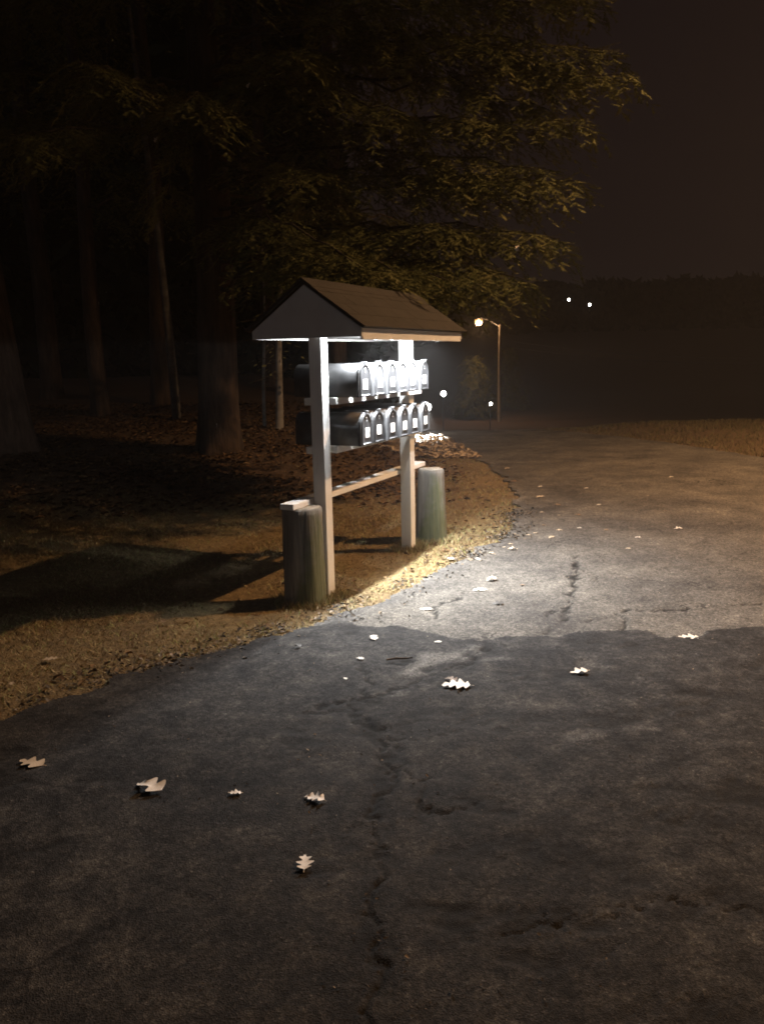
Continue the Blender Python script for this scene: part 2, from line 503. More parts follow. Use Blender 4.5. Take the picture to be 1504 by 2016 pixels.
# ground: one sheet from behind the camera to the horizon
def build_ground():
    ys = np.concatenate([np.linspace(-60, 1, 16)[:-1], np.geomspace(1.0, 520, 300)])
    us = np.sign(np.linspace(-1, 1, 361)) * np.abs(np.linspace(-1, 1, 361)) ** 1.5
    U, Y = np.meshgrid(us, ys)
    X = U * (np.maximum(Y, 1) * 1.1 + 8)
    X = np.where(Y < 1, U * 80, X)
    x = X.ravel(); y = Y.ravel()
    z = terrain(x, y)
    on = inside(x, y, ROAD) & (poly_dist(x, y, ROAD) > 0.35)
    z = z - 0.03 * on - 0.05 * (y < 1)
    ny, nu = U.shape
    idx = np.arange(nu * ny).reshape(ny, nu)
    F = np.stack([idx[:-1, :-1], idx[:-1, 1:], idx[1:, 1:], idx[1:, :-1]], -1).reshape(-1, 4)
    me = np_mesh('ground', np.stack([x, y, z], 1), F, True)
    lit = smoothstep(8.4, 9.6, y + 0.5 * fbm(x * 1.3, y * 1.3, 21) * 2) * smoothstep(1.2, 0.2, x)
    lit = np.maximum(lit, np.maximum(smoothstep(20, 30, y), smoothstep(0.0, 0.6, x - 3.2) * smoothstep(7.5, 8.5, y) * 0.75))
    add_attr(me, 'litter', np.clip(lit, 0, 1))
    structure(obj('ground', me, M['soil']))
build_ground()

def road_z(x, y):
    return terrain(x, y) + 0.018 + 0.010 * inside(x, y, PATCH)

def build_road():
    x, y, F = fan_grid(-0.95, 1.15, 760, 0.7, 26, 900)
    edge = inside(x + 0.22 * fbm(x * 2.2, y * 2.2, 5) + 0.12 * fbm(x * 11, y * 11, 6), y + 0.22 * fbm(x * 2.2, y * 2.2, 7) + 0.14 * fbm(x * 12, y * 12, 8), ROAD)
    keep = edge[F].all(1)
    jx = x + 0.16 * fbm(x * 4, y * 4, 36) + 0.07 * fbm(x * 9, y * 9, 31) + 0.03 * fbm(x * 30, y * 30, 32)
    jy = y + 0.16 * fbm(x * 4, y * 4, 37) + 0.09 * fbm(x * 9, y * 9, 33) + 0.04 * fbm(x * 30, y * 30, 34)
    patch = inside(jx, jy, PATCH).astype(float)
    # worn-through spots in the dark overlay
    worn = (fbm(x * 1.4, y * 1.4, 41) > 0.24) & (y > 3.4)
    patch *= 1 - 0.4 * worn
    def band(line, w, seed, amp=0.09):
        qx = x + amp * 2 * fbm(x * 5, y * 5, seed); qy = y + amp * 2 * fbm(x * 5, y * 5, seed + 1)
        return smoothstep(w * 1.35, w * 0.4, poly_dist(qx, qy, line))
    stain = np.zeros_like(x)
    grain = np.clip(0.62 + 2.6 * fbm(x * 14, y * 14, 77), 0, 1)
    for line, w, s in [
        ([(-0.13, 3.53), (-0.08, 3.34), (-0.01, 3.19), (0.02, 2.97), (-0.02, 2.74)], 0.07, 1.0),
        ([(-0.02, 2.74), (-0.06, 2.49), (-0.03, 2.27), (-0.05, 2.08), (-0.05, 1.7)], 0.08, 0.55),
        ([(-0.32, 3.52), (-0.24, 3.54), (-0.14, 3.57), (-0.09, 3.58)], 0.03, 1.0),
        ([(-0.37, 3.46), (-0.16, 3.46)], 0.02, 0.8),
        ([(0.21, 3.97), (0.32, 3.94), (0.43, 4.04), (0.54, 4.22)], 0.06, 0.9),
        ([(0.0, 3.75), (0.2, 3.80), (0.3, 3.7)], 0.08, 0.7),
        ([(0.1, 2.04), (0.19, 2.01), (0.3, 2.01), (0.45, 2.03), (0.6, 2.08), (0.78, 2.09), (0.94, 2.05)], 0.06, 0.8),
        ([(0.86, 3.3), (1.13, 3.39), (1.43, 3.45)], 0.09, 0.7),
        ([(0.12, 2.6), (0.28, 2.63), (0.35, 2.63)], 0.08, 0.7),
        ([(0.2, 2.35), (0.5, 2.4), (0.7, 2.3)], 0.10, 0.5)]:
        stain = np.maximum(stain, s * band(line, w, 51) * grain)
    stain = np.maximum(stain, 0.75 * smoothstep(0.04, 0.2, fbm(x * 2.6, y * 4.2, 91, 5)) * grain * patch)
    pale = np.zeros_like(x)
    for line, w, s in [
        ([(0.11, 3.85), (0.2, 3.98), (0.25, 4.09), (0.39, 4.12), (0.49, 4.2)], 0.07, 1.0),
        ([(0.76, 3.16), (0.88, 3.18)], 0.05, 0.7), ([(1.05, 3.23), (1.11, 3.24)], 0.04, 0.6),
        ([(-0.02, 3.65), (0.08, 3.66)], 0.04, 0.8), ([(0.55, 4.05), (0.65, 4.06)], 0.03, 0.7),
        ([(-0.25, 3.45), (-0.16, 3.40), (-0.12, 3.3)], 0.05, 0.35)]:
        pale = np.maximum(pale, s * band(line, w, 61, 0.05))
    pale *= 1 - stain
    # paler asphalt along the lawn edge, from the shelter on up the road
    near_edge = poly_dist(x, y, LEFT_EDGE)
    pale = np.maximum(pale, 0.9 * smoothstep(0.16, 0.02, near_edge + 0.25 * fbm(x * 6, y * 6, 68)) * smoothstep(4.4, 5.0, y))
    crack = np.zeros_like(x)
    for line, w in [
        ([(1.51, 6.21), (1.37, 5.55), (1.26, 5.24), (1.15, 4.97), (1.04, 4.62), (0.97, 4.49)], 0.012),
        ([(1.14, 4.65), (1.3, 4.7), (1.46, 4.77), (1.61, 4.88), (1.83, 4.89), (2.13, 4.92), (2.41, 4.94), (3.1, 5.05)], 0.010),
        ([(1.46, 4.77), (1.48, 4.69), (1.38, 4.51)], 0.011), ([(1.45, 5.9), (1.51, 5.75), (1.53, 5.54)], 0.008),
        ([(1.15, 4.97), (1.05, 4.9), (0.98, 4.7)], 0.009),
        ([(0.23, 4.77), (0.42, 5.13), (0.62, 5.47)], 0.008),
        ([(-0.10, 4.05), (-0.06, 3.8), (-0.13, 3.53), (-0.08, 3.34), (-0.01, 3.19), (0.02, 2.97), (-0.02, 2.74), (-0.06, 2.49), (-0.03, 2.27), (-0.05, 2.08), (-0.04, 1.6)], 0.0105),
        ([(-0.34, 3.50), (-0.24, 3.54), (-0.14, 3.57), (0.02, 3.62), (0.15, 3.80), (0.32, 3.94), (0.45, 4.05), (0.56, 4.25)], 0.008),
        ([(-0.01, 3.19), (0.14, 3.12), (0.30, 3.2)], 0.004), ([(0.02, 2.97), (0.12, 2.80), (0.12, 2.6), (0.3, 2.62)], 0.004), ([(0.3, 2.0), (0.55, 2.06), (0.85, 2.1), (1.2, 2.02)], 0.004), ([(0.01, 4.03), (0.07, 4.03), (0.14, 4.05)], 0.012)]:
        qx = x + 0.14 * fbm(x * 6, y * 6, 71) + 0.07 * fbm(x * 25, y * 25, 73); qy = y + 0.14 * fbm(x * 6, y * 6, 72) + 0.07 * fbm(x * 25, y * 25, 74)
        w = w * 1.5 * np.clip(1.0 + 2.6 * fbm(x * 8, y * 8, 79), 0.25, 2.2)
        crack = np.maximum(crack, smoothstep(w, w * 0.3, poly_dist(qx, qy, line)) * np.clip(1.1 + 3 * fbm(x * 5, y * 5, 75), 0, 1))
    z = terrain(x, y) + 0.018 + 0.010 * patch + 0.006 * fbm(x * 4, y * 4, 81) + 0.0018 * fbm(x * 60, y * 60, 82, 2) - 0.009 * crack - 0.008 * stain + 0.012 * stain * fbm(x * 22, y * 22, 83, 3)
    used = np.unique(F[keep]); remap = np.zeros(len(x), np.int64); remap[used] = np.arange(len(used))
    me = np_mesh('road', np.stack([x, y, z], 1)[used], remap[F[keep]], True)
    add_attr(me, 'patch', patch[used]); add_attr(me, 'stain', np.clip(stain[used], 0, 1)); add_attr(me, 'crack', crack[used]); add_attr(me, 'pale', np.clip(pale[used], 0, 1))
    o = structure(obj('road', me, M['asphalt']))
    # the same asphalt going on behind the camera
    me2 = np_mesh('road_behind', np.array([(-9, -30, -0.035), (18, -30, -0.035), (18, 0.6, -0.035), (-7, 0.6, -0.035)]), np.array([(0, 1, 2, 3)]))
    add_attr(me2, 'patch', np.ones(4))
    structure(obj('road', me2, M['asphalt']))
build_road()

# ------------------------------------------------------------------ ground cover (stuff)
def in_road(x, y): return inside(x + 0.10 * fbm(x * 2.2, y * 2.2, 5), y + 0.10 * fbm(x * 2.2, y * 2.2, 7), ROAD)

def build_grass():
    N = 330000
    r = RNG
    # denser near the shelter
    y = 2.2 + 11.5 * r.random(N) ** 1.35
    x = -6.0 + 7.8 * r.random(N)
    clump = 0.36 + 2.4 * fbm(x * 2.2, y * 2.2, 101, 5)
    keep = ~in_road(x, y) & (r.random(N) < np.clip(clump + 0.25, 0.12, 1))
    keep &= (r.random(N) > smoothstep(8.2, 9.6, y + fbm(x * 1.3, y * 1.3, 21)) * 0.92) | (x > 0.5)
    ed = poly_dist(x, y, LEFT_EDGE)
    keep &= r.random(N) < np.clip(0.75 + ed / 0.5, 0, 1)
    x = x[keep]; y = y[keep]; n = len(x)
    h = (0.012 + 0.020 * r.random(n)) * (1 + 0.5 * fbm(x * 4, y * 4, 111)); w = 0.0022 + 0.0022 * r.random(n)
    a = r.random(n) * 2 * np.pi; ln = h * (0.5 + 1.5 * r.random(n)); la = r.random(n) * 2 * np.pi
    z = terrain(x, y) - 0.003
    A = np.stack([x - w * np.cos(a), y - w * np.sin(a), z], 1)
    B = np.stack([x + w * np.cos(a), y + w * np.sin(a), z], 1)
    Cc = np.stack([x + ln * np.cos(la), y + ln * np.sin(la), z + h], 1)
    V = np.stack([A, B, Cc], 1).reshape(-1, 3)
    F = np.arange(3 * n).reshape(-1, 3)
    o = obj('grass', np_mesh('grass', V, F), M['grass'])
    tag(o, 'short dry lawn grass between the road edge and the wooded bank', 'grass', kind='stuff')
    N = 5200
    q = r.integers(0, 4, N); cx = np.array([-0.39, 0.217, -0.522, 0.428])[q]; cy = np.array([5.34, 6.624, 5.236, 6.944])[q]; rad = np.array([0.06, 0.06, 0.135, 0.145])[q]
    a = r.random(N) * 6.283; d = rad + 0.10 * r.random(N) ** 2
    x = cx + d * np.cos(a); y = cy + d * np.sin(a); n = N
    h = 0.02 + 0.055 * r.random(n); w = 0.0022 + 0.002 * r.random(n); la = r.random(n) * 6.283; ln = h * (0.2 + 0.7 * r.random(n)); z = terrain(x, y) - 0.004; a = r.random(n) * 6.283
    V = np.stack([np.stack([x - w * np.cos(a), y - w * np.sin(a), z], 1), np.stack([x + w * np.cos(a), y + w * np.sin(a), z], 1), np.stack([x + ln * np.cos(la), y + ln * np.sin(la), z + h], 1)], 1).reshape(-1, 3)
    tag(obj('grass', np_mesh('tuft_grass', V, np.arange(3 * n).reshape(-1, 3)), M['grass']), 'unmown grass tufts round the feet of the posts and logs', 'grass', kind='stuff')
    # far verge across the road
    N = 60000
    y = 8 + 11 * r.random(N); x = 3.2 + 10 * r.random(N)
    keep = ~inside(x, y, ROAD) & (x > 10.3 - 0.42 * y) & (r.random(N) < np.clip(0.6 + 1.5 * fbm(x * 2, y * 2, 121), 0.1, 1))
    x = x[keep]; y = y[keep]; n = len(x)
    h = 0.03 + 0.06 * r.random(n); w = 0.005 + 0.004 * r.random(n); a = r.random(n) * 6.28; la = r.random(n) * 6.28; ln = h * r.random(n) * 1.4
    z = terrain(x, y) - 0.005
    V = np.stack([np.stack([x - w * np.cos(a), y - w * np.sin(a), z], 1), np.stack([x + w * np.cos(a), y + w * np.sin(a), z], 1), np.stack([x + ln * np.cos(la), y + ln * np.sin(la), z + h], 1)], 1).reshape(-1, 3)
    o = obj('grass', np_mesh('verge_grass', V, np.arange(3 * n).reshape(-1, 3)), M['verge_grass'])
    tag(o, 'dim strip of longer grass on the verge across the road', 'grass', kind='stuff')
build_grass()

def scatter_leaves(x, y, zoff, smin, smax, name, mat, tilt=0.8):
    n = len(x); r = RNG
    s = smin + (smax - smin) * r.random(n); a = r.random(n) * 6.283
    u = np.stack([np.cos(a), np.sin(a), tilt * (r.random(n) - 0.5)], 1)
    v = np.stack([-np.sin(a), np.cos(a), tilt * (r.random(n) - 0.5)], 1) * (0.35 + 0.3 * r.random(n))[:, None]
    c = np.stack([x, y, terrain(x, y) + zoff], 1)
    lift = np.zeros((n, 3)); lift[:, 2] = s * (0.05 + 0.35 * r.random(n))
    s_ = s[:, None] * 0.5
    P = [c - u * s_, c - u * s_ * 0.3 + v * s_ + lift, c + u * s_ * 0.45 + v * s_ * 0.8 + lift * 0.8, c + u * s_ * 1.05 + lift * 0.3, c + u * s_ * 0.4 - v * s_ * 0.9 + lift, c - u * s_ * 0.35 - v * s_ * 0.9 + lift * 0.7]
    V = np.stack(P, 1).reshape(-1, 3)
    b = np.arange(n)[:, None] * 6
    F = np.concatenate([b + np.array([[0, 1, 2, 3]]), b + np.array([[0, 3, 4, 5]])], 0)
    return obj(name, np_mesh(name, V, F), mat)

def build_litter():
    r = RNG
    N = 26000
    y = 8.2 + 9.5 * r.random(N) ** 1.2; x = -9 + 10.2 * r.random(N)
    keep = r.random(N) < smoothstep(8.1, 9.4, y + 1.4 * fbm(x * 1.1, y * 1.1, 131)) * np.clip(0.75 + 2.2 * fbm(x * 1.6, y * 1.6, 132), 0.05, 1) * smoothstep(1.3, 0.2, x)
    o = scatter_leaves(x[keep], y[keep], 0.010, 0.04, 0.10, 'leaf_litter', M['litter'], 0.5)
    tag(o, 'brown fallen leaves heaped on the bank under the trees', 'leaf litter', kind='stuff')
    # leaves on the road edge, pale tone added to brighten the lamp-lit patch
    N = 5000
    y = 12.6 + 3.6 * r.random(N); x = -0.1 + 1.7 * r.random(N)
    keep = ~inside(x - 0.05, y, ROAD) & (r.random(N) < np.clip(0.55 + 2.5 * fbm(x * 2.0, y * 1.4, 141), 0, 1))
    o = scatter_leaves(x[keep], y[keep], 0.012, 0.06, 0.16, 'leaf_litter', M['leaf_tan'], 0.5)
    tag(o, 'pale lamp-lit leaves and straw on the roadside behind the far post', 'leaf litter', kind='stuff')
    # crumbs and leaf scraps along the broken asphalt edge
    N = 5200
    k = r.integers(3, len(LEFT_EDGE) - 8, N); t = r.random(N)
    E0 = np.array(LEFT_EDGE)
    p = E0[k] * (1 - t)[:, None] + E0[k + 1] * t[:, None]
    off = r.normal(0, 0.10, (N, 2))
    x = p[:, 0] + off[:, 0]; y = p[:, 1] + off[:, 1]
    keep = r.random(N) < np.clip(0.5 + 2.5 * fbm(x * 3, y * 3, 151), 0, 1)
    o = scatter_leaves(x[keep], y[keep], 0.020, 0.010, 0.038, 'leaf_scraps', M['crumb'], 1.0)
    tag(o, 'leaf scraps and crumbs along the broken asphalt edge', 'leaf scraps', kind='stuff')
    # dead leaves dropped on the lawn, thicker along the asphalt
    N = 420
    k = r.integers(3, len(LEFT_EDGE) - 8, N); t = r.random(N)
    p = E0[k] * (1 - t)[:, None] + E0[k + 1] * t[:, None]
    x = p[:, 0] - np.abs(r.normal(0, 0.35, N)) * 0.75; y = p[:, 1] + np.abs(r.normal(0, 0.35, N)) * 0.65
    keep = r.random(N) < np.clip(0.45 + 2.5 * fbm(x * 2, y * 2, 171), 0, 1)
    o = scatter_leaves(x[keep], y[keep], 0.014, 0.02, 0.055, 'leaf_litter', M['litter'], 0.5)
    tag(o, 'brown dead leaves dropped over the lawn along the asphalt', 'leaf litter', kind='stuff')
    # loose grit on the dark asphalt
    N = 2600
    y = 1.6 + 4.4 * r.random(N); x = -1.4 + 4.4 * r.random(N)
    keep = inside(x, y, ROAD) & (r.random(N) < np.clip(0.4 + 3 * fbm(x * 2.2, y * 2.2, 161), 0, 1))
    o = scatter_leaves(x[keep], y[keep], 0.032, 0.004, 0.014, 'grit', M['crumb'], 1.0)
    tag(o, 'loose grit scattered over the dark asphalt', 'grit', kind='stuff')
build_litter()

# ------------------------------------------------------------------ mailbox shelter
AZ = R(25.3)
ORG = Vector((-0.39, 5.34, 0.0))
AX = Vector((math.sin(AZ), math.cos(AZ), 0)); NX = Vector((math.cos(AZ), -math.sin(AZ), 0))
def W(s, t, z): return ORG + AX * s + NX * t + Vector((0, 0, z))
# local frame of the shelter: X = towards the road (t), Y = along the shelter (s)
shelter = empty('mailbox_shelter', ORG, -AZ)
tag(shelter, 'white wooden mailbox shelter with brown gable roof on two posts', 'shelter')
P2 = 0.045
FAR = 1.42
S0, S1 = -0.10, 1.71           # gable planes
TC = -0.033; TH = 0.398        # roof centre and half width
ZS = 1.730                     # soffit
for s in (0.0, FAR):
    obj('post', box_mesh(-P2, P2, s - P2, s + P2, -0.2, ZS - 0.002, 0.004), M['paint'], shelter)
# shelf rails: flat timbers bolted to both faces of the posts
for z in (1.290, 0.972):
    obj('shelf_rail', box_mesh(P2 + 0.001, P2 + 0.046, 0.047, FAR + 0.10, z, z + 0.046, 0.004), M['paint'], shelter)
    obj('shelf_rail', box_mesh(-P2 - 0.046, -P2 - 0.001, -0.046, FAR + 0.10, z, z + 0.046, 0.004), M['paint'], shelter)
# low rail lying on the two logs behind the posts
obj('bench_rail', box_mesh(-0.150, -0.050, -0.30, 1.93, 0.640, 0.678, 0.004), M['paint'], shelter)
# roof
slope = math.atan2(2.055 - 1.775, TH)
obj('soffit', box_mesh(TC - TH + 0.02, TC + TH - 0.02, S0 + 0.022, S1 - 0.022, ZS, ZS + 0.012, 0.0), M['paint'], shelter)
for s0, s1 in ((S0, S0 + 0.02), (S1 - 0.02, S1)):
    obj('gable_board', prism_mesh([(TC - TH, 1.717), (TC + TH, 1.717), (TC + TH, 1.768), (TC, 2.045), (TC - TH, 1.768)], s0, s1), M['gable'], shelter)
for sx in (-1, 1):
    x0, x1 = sorted((TC + sx * (TH - 0.020), TC + sx * (TH - 0.0005)))
    f = obj('fascia', box_mesh(x0, x1, S0 + 0.0205, S1 - 0.0205, 1.700 if sx > 0 else 1.716, 1.770, 0.002), M['paint'], shelter)
    # dark decking with shingle courses lapping up the slope
    e0 = Vector((TC + sx * (TH + 0.022), 1.766)); r0 = Vector((TC, 2.057))
    d = (r0 - e0).normalized(); nrm = Vector((sx * abs(d.y), abs(d.x)))
    def pt(u, h): q = e0 + d * u + nrm * h; return (q.x, q.y)
    Ln = (r0 - e0).length
    deck = obj('roof_deck', prism_mesh([pt(0, 0.0), pt(Ln, 0.0), pt(Ln, 0.014), pt(0, 0.014)], S0 - 0.025, S1 + 0.03), M['trim'], shelter)
    nC = 4; step = Ln / nC
    for c in range(nC):
        base = 0.0145 + 0.0
        u0 = c * step - (0.008 if c == 0 else 0.0); u1 = min((c + 1) * step + 0.03, Ln)
        h1 = base if c else base
        # each tab of a course is its own shingle
        ntab = 6; off = (c % 2) * 0.5
        L0, L1 = S0 - 0.030, S1 + 0.035
        tw = (L1 - L0) / ntab
        cuts = [L0] + [L0 + tw * (i + off) for i in range(0 if off else 1, ntab)] + [L1]
        for a0, a1 in zip(cuts[:-1], cuts[1:]):
            lift = random.uniform(0.0, 0.0015); trim_u = random.uniform(-0.003, 0.003)
            obj('shingle', prism_mesh([pt(u0 + trim_u, base + 0.001), pt(u1, base + 0.0003), pt(u1, base + 0.004), pt(u0 + trim_u, base + 0.0055 + lift)], a0 + 0.0015, a1 - 0.0015), M['shingle'], deck)
cap_pts = [(TC - 0.075, 2.034), (TC, 2.090), (TC + 0.075, 2.034), (TC + 0.075, 2.024), (TC, 2.074), (TC - 0.075, 2.024)]
obj('ridge_cap', prism_mesh(cap_pts, S0 - 0.031, S1 + 0.036), M['shingle'], shelter)

# lamp under the front eave
eave = empty('eave_lamp', W(0.66, 0.312, ZS), -AZ)
tag(eave, 'white tube lamp under the front eave of the mailbox shelter', 'lamp')
obj('housing', box_mesh(-0.022, 0.022, -0.68, 0.68, -0.009, -0.001, 0.002), M['lampmetal'], eave)
tube = obj('lamp_tube', tube_mesh([(0, -0.66, -0.017), (0, 0, -0.017), (0, 0.66, -0.017)], 0.007, 10), emit_mat('glowing_tube', WHITE_LED, 3.0), eave)
for sy in (-0.46, -0.20, 0.06, 0.32, 0.58):
    ld = bpy.data.lights.new('tube_light', 'POINT'); ld.energy = 15.0; ld.color = WHITE_LED; ld.shadow_soft_size = 0.006
    lo = bpy.data.objects.new('tube_light', ld); col.objects.link(lo); lo.parent = eave; lo.location = (0, sy, -0.0305)
# the reflector behind the tube throws most of the light down and out over the road
ld = bpy.data.lights.new('reflector_light', 'AREA'); ld.shape = 'RECTANGLE'; ld.size = 0.03; ld.size_y = 1.16; ld.energy = 185.0; ld.color = WHITE_LED; ld.spread = R(150)
lo = bpy.data.objects.new('reflector_light', ld); col.objects.link(lo); lo.parent = eave; lo.location = (0.0, 0.0, -0.0255)
lo.rotation_euler = (0, R(-10), 0)

# ------------------------------------------------------------------ mailboxes
BW, BH, TB, TF = 0.158, 0.215, -0.24, 0.250
def arch(w, h, z0=0.0, n=12):
    r = w / 2; hs = h - r * 1.0
    pts = [(-r, z0), (r, z0)]
    for i in range(n + 1):
        a = math.pi * i / n
        pts.append((r * math.cos(a), z0 + hs + (h - hs) * math.sin(a)))
    return pts
def arch_shell(w, h, x0, x1, th, z0=0.0):
    return prism_mesh(arch(w, h, z0), x0, x1, 'X')
def make_body():
    me = prism_mesh(arch(BW, BH), TB, TF, 'X')
    for p in me.polygons: p.use_smooth = abs(p.normal.x) < 0.5 and p.normal.z > -0.5
    return me
def make_rim():
    o = arch(BW + 0.008, BH + 0.004, -0.001); i = arch(BW - 0.012, BH - 0.006, 0.004)
    bm = bmesh.new(); n = len(o)
    vo0 = [bm.verts.new((TF - 0.014, a, b)) for a, b in o]; vo1 = [bm.verts.new((TF + 0.004, a, b)) for a, b in o]
    vi1 = [bm.verts.new((TF + 0.004, a, b)) for a, b in i]; vi0 = [bm.verts.new((TF + 0.0005, a, b)) for a, b in i]
    for q in range(n):
        p = (q + 1) % n
        for A, B in ((vo0, vo1), (vo1, vi1), (vi1, vi0)):
            bm.faces.new((A[q], A[p], B[p], B[q]))
    bmesh.ops.recalc_face_normals(bm, faces=bm.faces[:])
    return bm_mesh('rim', bm)
def make_door():
    # dished door plate with a raised edge
    bm = bmesh.new()
    rings = [(BW - 0.014, BH - 0.008, 0.004, TF + 0.0015), (BW - 0.016, BH - 0.010, 0.005, TF + 0.011), (BW - 0.030, BH - 0.022, 0.011, TF + 0.012), (BW - 0.036, BH - 0.028, 0.014, TF + 0.008)]
    vs = [[bm.verts.new((t, a, b)) for a, b in arch(w, h, z0)] for w, h, z0, t in rings]
    n = len(vs[0])
    for A, B in zip(vs[:-1], vs[1:]):
        for q in range(n):
            p = (q + 1) % n
            bm.faces.new((A[q], A[p], B[p], B[q]))
    bm.faces.new(vs[-1])
    bmesh.ops.recalc_face_normals(bm, faces=bm.faces[:])
    return bm_mesh('door', bm)
body_me, rim_me, door_me = make_body(), make_rim(), make_door()
label_me = box_mesh(TF + 0.0085, TF + 0.0098, -0.031, 0.031, 0.050, 0.114, 0.0)
latch_me = box_mesh(TF - 0.020, TF + 0.020, -0.010, 0.010, BH + 0.0035, BH + 0.012, 0.002)
rivet_me = lathe_mesh([(0.0045, 0), (0.0040, 0.003), (0.0015, 0.0045)], 10)
board_me = box_mesh(-0.20, 0.20, -0.060, 0.060, 0.0015, 0.010, 0.0)
for me, mt in ((body_me, 'enamel'), (rim_me, 'enamel'), (door_me, 'door'), (label_me, 'label'), (latch_me, 'enamel'), (rivet_me, 'steel')):
    me.materials.append(M[mt])
ordinal = ['first', 'second', 'third', 'fourth', 'fifth', 'sixth']
where = {('upper', 0): 'black arched mailbox beside the near post, first of the upper row',
         ('upper', 5): 'last black mailbox of the upper row, at its far right end',
         ('lower', 0): 'black arched mailbox beside the near post, first of the lower row',
         ('lower', 5): 'last black mailbox of the lower row, at its far right end'}
for row, z in (('upper', 1.3365), ('lower', 1.0185)):
    for i in range(6):
        s = 0.164 + 0.2005 * i + random.uniform(-0.004, 0.004)
        dt = random.uniform(-0.006, 0.006)
        b = empty('mailbox', W(s, dt, z), -AZ + R(random.uniform(-1.3, 1.3)))
        lab = where.get((row, i), 'black arched mailbox, %s from the near post in the %s row' % (ordinal[i], row))
        tag(b, lab, 'mailbox', '%s row of mailboxes' % row)
        obj('body', body_me, None, b); obj('rim', rim_me, None, b)
        d = obj('door', door_me, None, b)
        obj('number_plate', label_me, None, d, loc=(0, random.uniform(-0.008, 0.008), random.uniform(-0.006, 0.006)), rot=(R(random.uniform(-3, 3)), 0, 0))
        for zz in (0.178, 0.160):
            obj('rivet', rivet_me, None, d, loc=(TF + 0.008, 0, zz), rot=(0, R(90), 0))
        obj('latch', latch_me, None, b)

# ------------------------------------------------------------------ logs
def make_log(loc, r0, r1, h, seed, label, rz):
    rnd = random.Random(seed)
    ph = [rnd.uniform(0, 6.28) for _ in range(6)]
    checks = [(rnd.uniform(0, 6.28), rnd.uniform(0.03, 0.07), rnd.uniform(0.05, 0.12)) for _ in range(7)]
    def jit(a, z):
        v = 1 + 0.035 * math.sin(2 * a + ph[0]) + 0.025 * math.sin(3 * a + ph[1] + z * 3) + 0.018 * math.sin(5 * a + ph[5] - z * 7) + 0.008 * math.sin(11 * a + ph[2] + z * 3) + 0.006 * math.sin(23 * a + ph[3] + z * 5)
        for c, w, dp in checks:
            dd = abs((a - c - 0.15 * math.sin(z * 4 + ph[4]) + math.pi) % (2 * math.pi) - math.pi)
            v -= dp * max(0, 1 - dd / w)
        return v
    root = empty('log_post', loc, rz)
    prof = [(r0 + 0.012, -0.15), (r0 + 0.008, 0.0)] + [(r0 + (r1 - r0) * q / 14, h * q / 14) for q in range(1, 14)] + [(r1 - 0.001, h - 0.010), (r1 - 0.010, h - 0.001)]
    obj('trunk', lathe_mesh(prof, 96, jit), M['log'], root)
    top = lathe_mesh([(r1 - 0.012, h - 0.006), (r1 - 0.012, h + 0.0005), (r1 - 0.06, h + 0.003), (0.01, h + 0.001)], 96, jit)
    obj('sawn_top', top, M['endgrain'], root)
    tag(root, label, 'log')
p = W(-0.150, -0.075, 0); make_log((p.x, p.y, 0), 0.135, 0.128, 0.637, 3, 'shaded squat log holding up the near end of the low rail', R(-20))
p = W(1.80, 0.055, 0); make_log((p.x, p.y, 0.0), 0.140, 0.112, 0.636, 8, 'mossy grey log standing beyond the far post', R(-60))

# ------------------------------------------------------------------ fallen leaves
def oak_leaf_mesh(seed, curl):
    rnd = random.Random(seed)
    n = 26; V = []; F = []
    lob = rnd.choice([3, 3.5, 4]); p0 = rnd.uniform(0, 0.5)
    for i in range(n + 1):
        t = i / n
        env = 0.30 * (math.sin(math.pi * min(1, t ** 0.75)) ** 0.8) + 0.012
        cut = 0.52 + 0.48 * math.cos(2 * math.pi * (lob * t + p0))
        wL = env * (0.35 + 0.75 * cut); wR = env * (0.35 + 0.75 * (0.52 + 0.48 * math.cos(2 * math.pi * (lob * t + p0 + 0.12))))
        if t < 0.14: wL = wR = 0.012
        zc = curl * (0.20 * math.sin(math.pi * t * 1.1) + 0.05 * math.sin(9 * t + seed))
        zl = curl * (0.55 * wL + 0.10 * math.sin(11 * t + seed)); zr = curl * (0.75 * wR + 0.10 * math.sin(13 * t + 2 * seed))
        y = t - 0.5
        bendx = 0.08 * math.sin(t * 2.4 + seed)
        V += [(-wL + bendx, y + wL * 0.25, zc + zl), (-wL * 0.5 + bendx, y + wL * 0.10, zc + zl * 0.35), (bendx, y, zc), (wR * 0.5 + bendx, y + wR * 0.10, zc + zr * 0.35), (wR + bendx, y + wR * 0.25, zc + zr)]
    for i in range(n):
        for j in range(4):
            a = i * 5 + j
            F.append((a, a + 1, a + 6, a + 5))
    zmin = min(v[2] for v in V)
    V = [(x, y, z - zmin) for x, y, z in V]
    me = bpy.data.meshes.new('oak_leaf'); me.from_pydata(V, [], F); me.update()
    for p in me.polygons: p.use_smooth = True
    return me
leaf_forms = {}
def leaf_mesh(form, curl, mat):
    key = (form, curl, mat)
    if key not in leaf_forms:
        me = oak_leaf_mesh(form, curl); me.materials.append(M[mat]); leaf_forms[key] = me
    return leaf_forms[key]
FAR_LABEL = 'small fallen leaf among many on the lighter asphalt beyond the log posts'
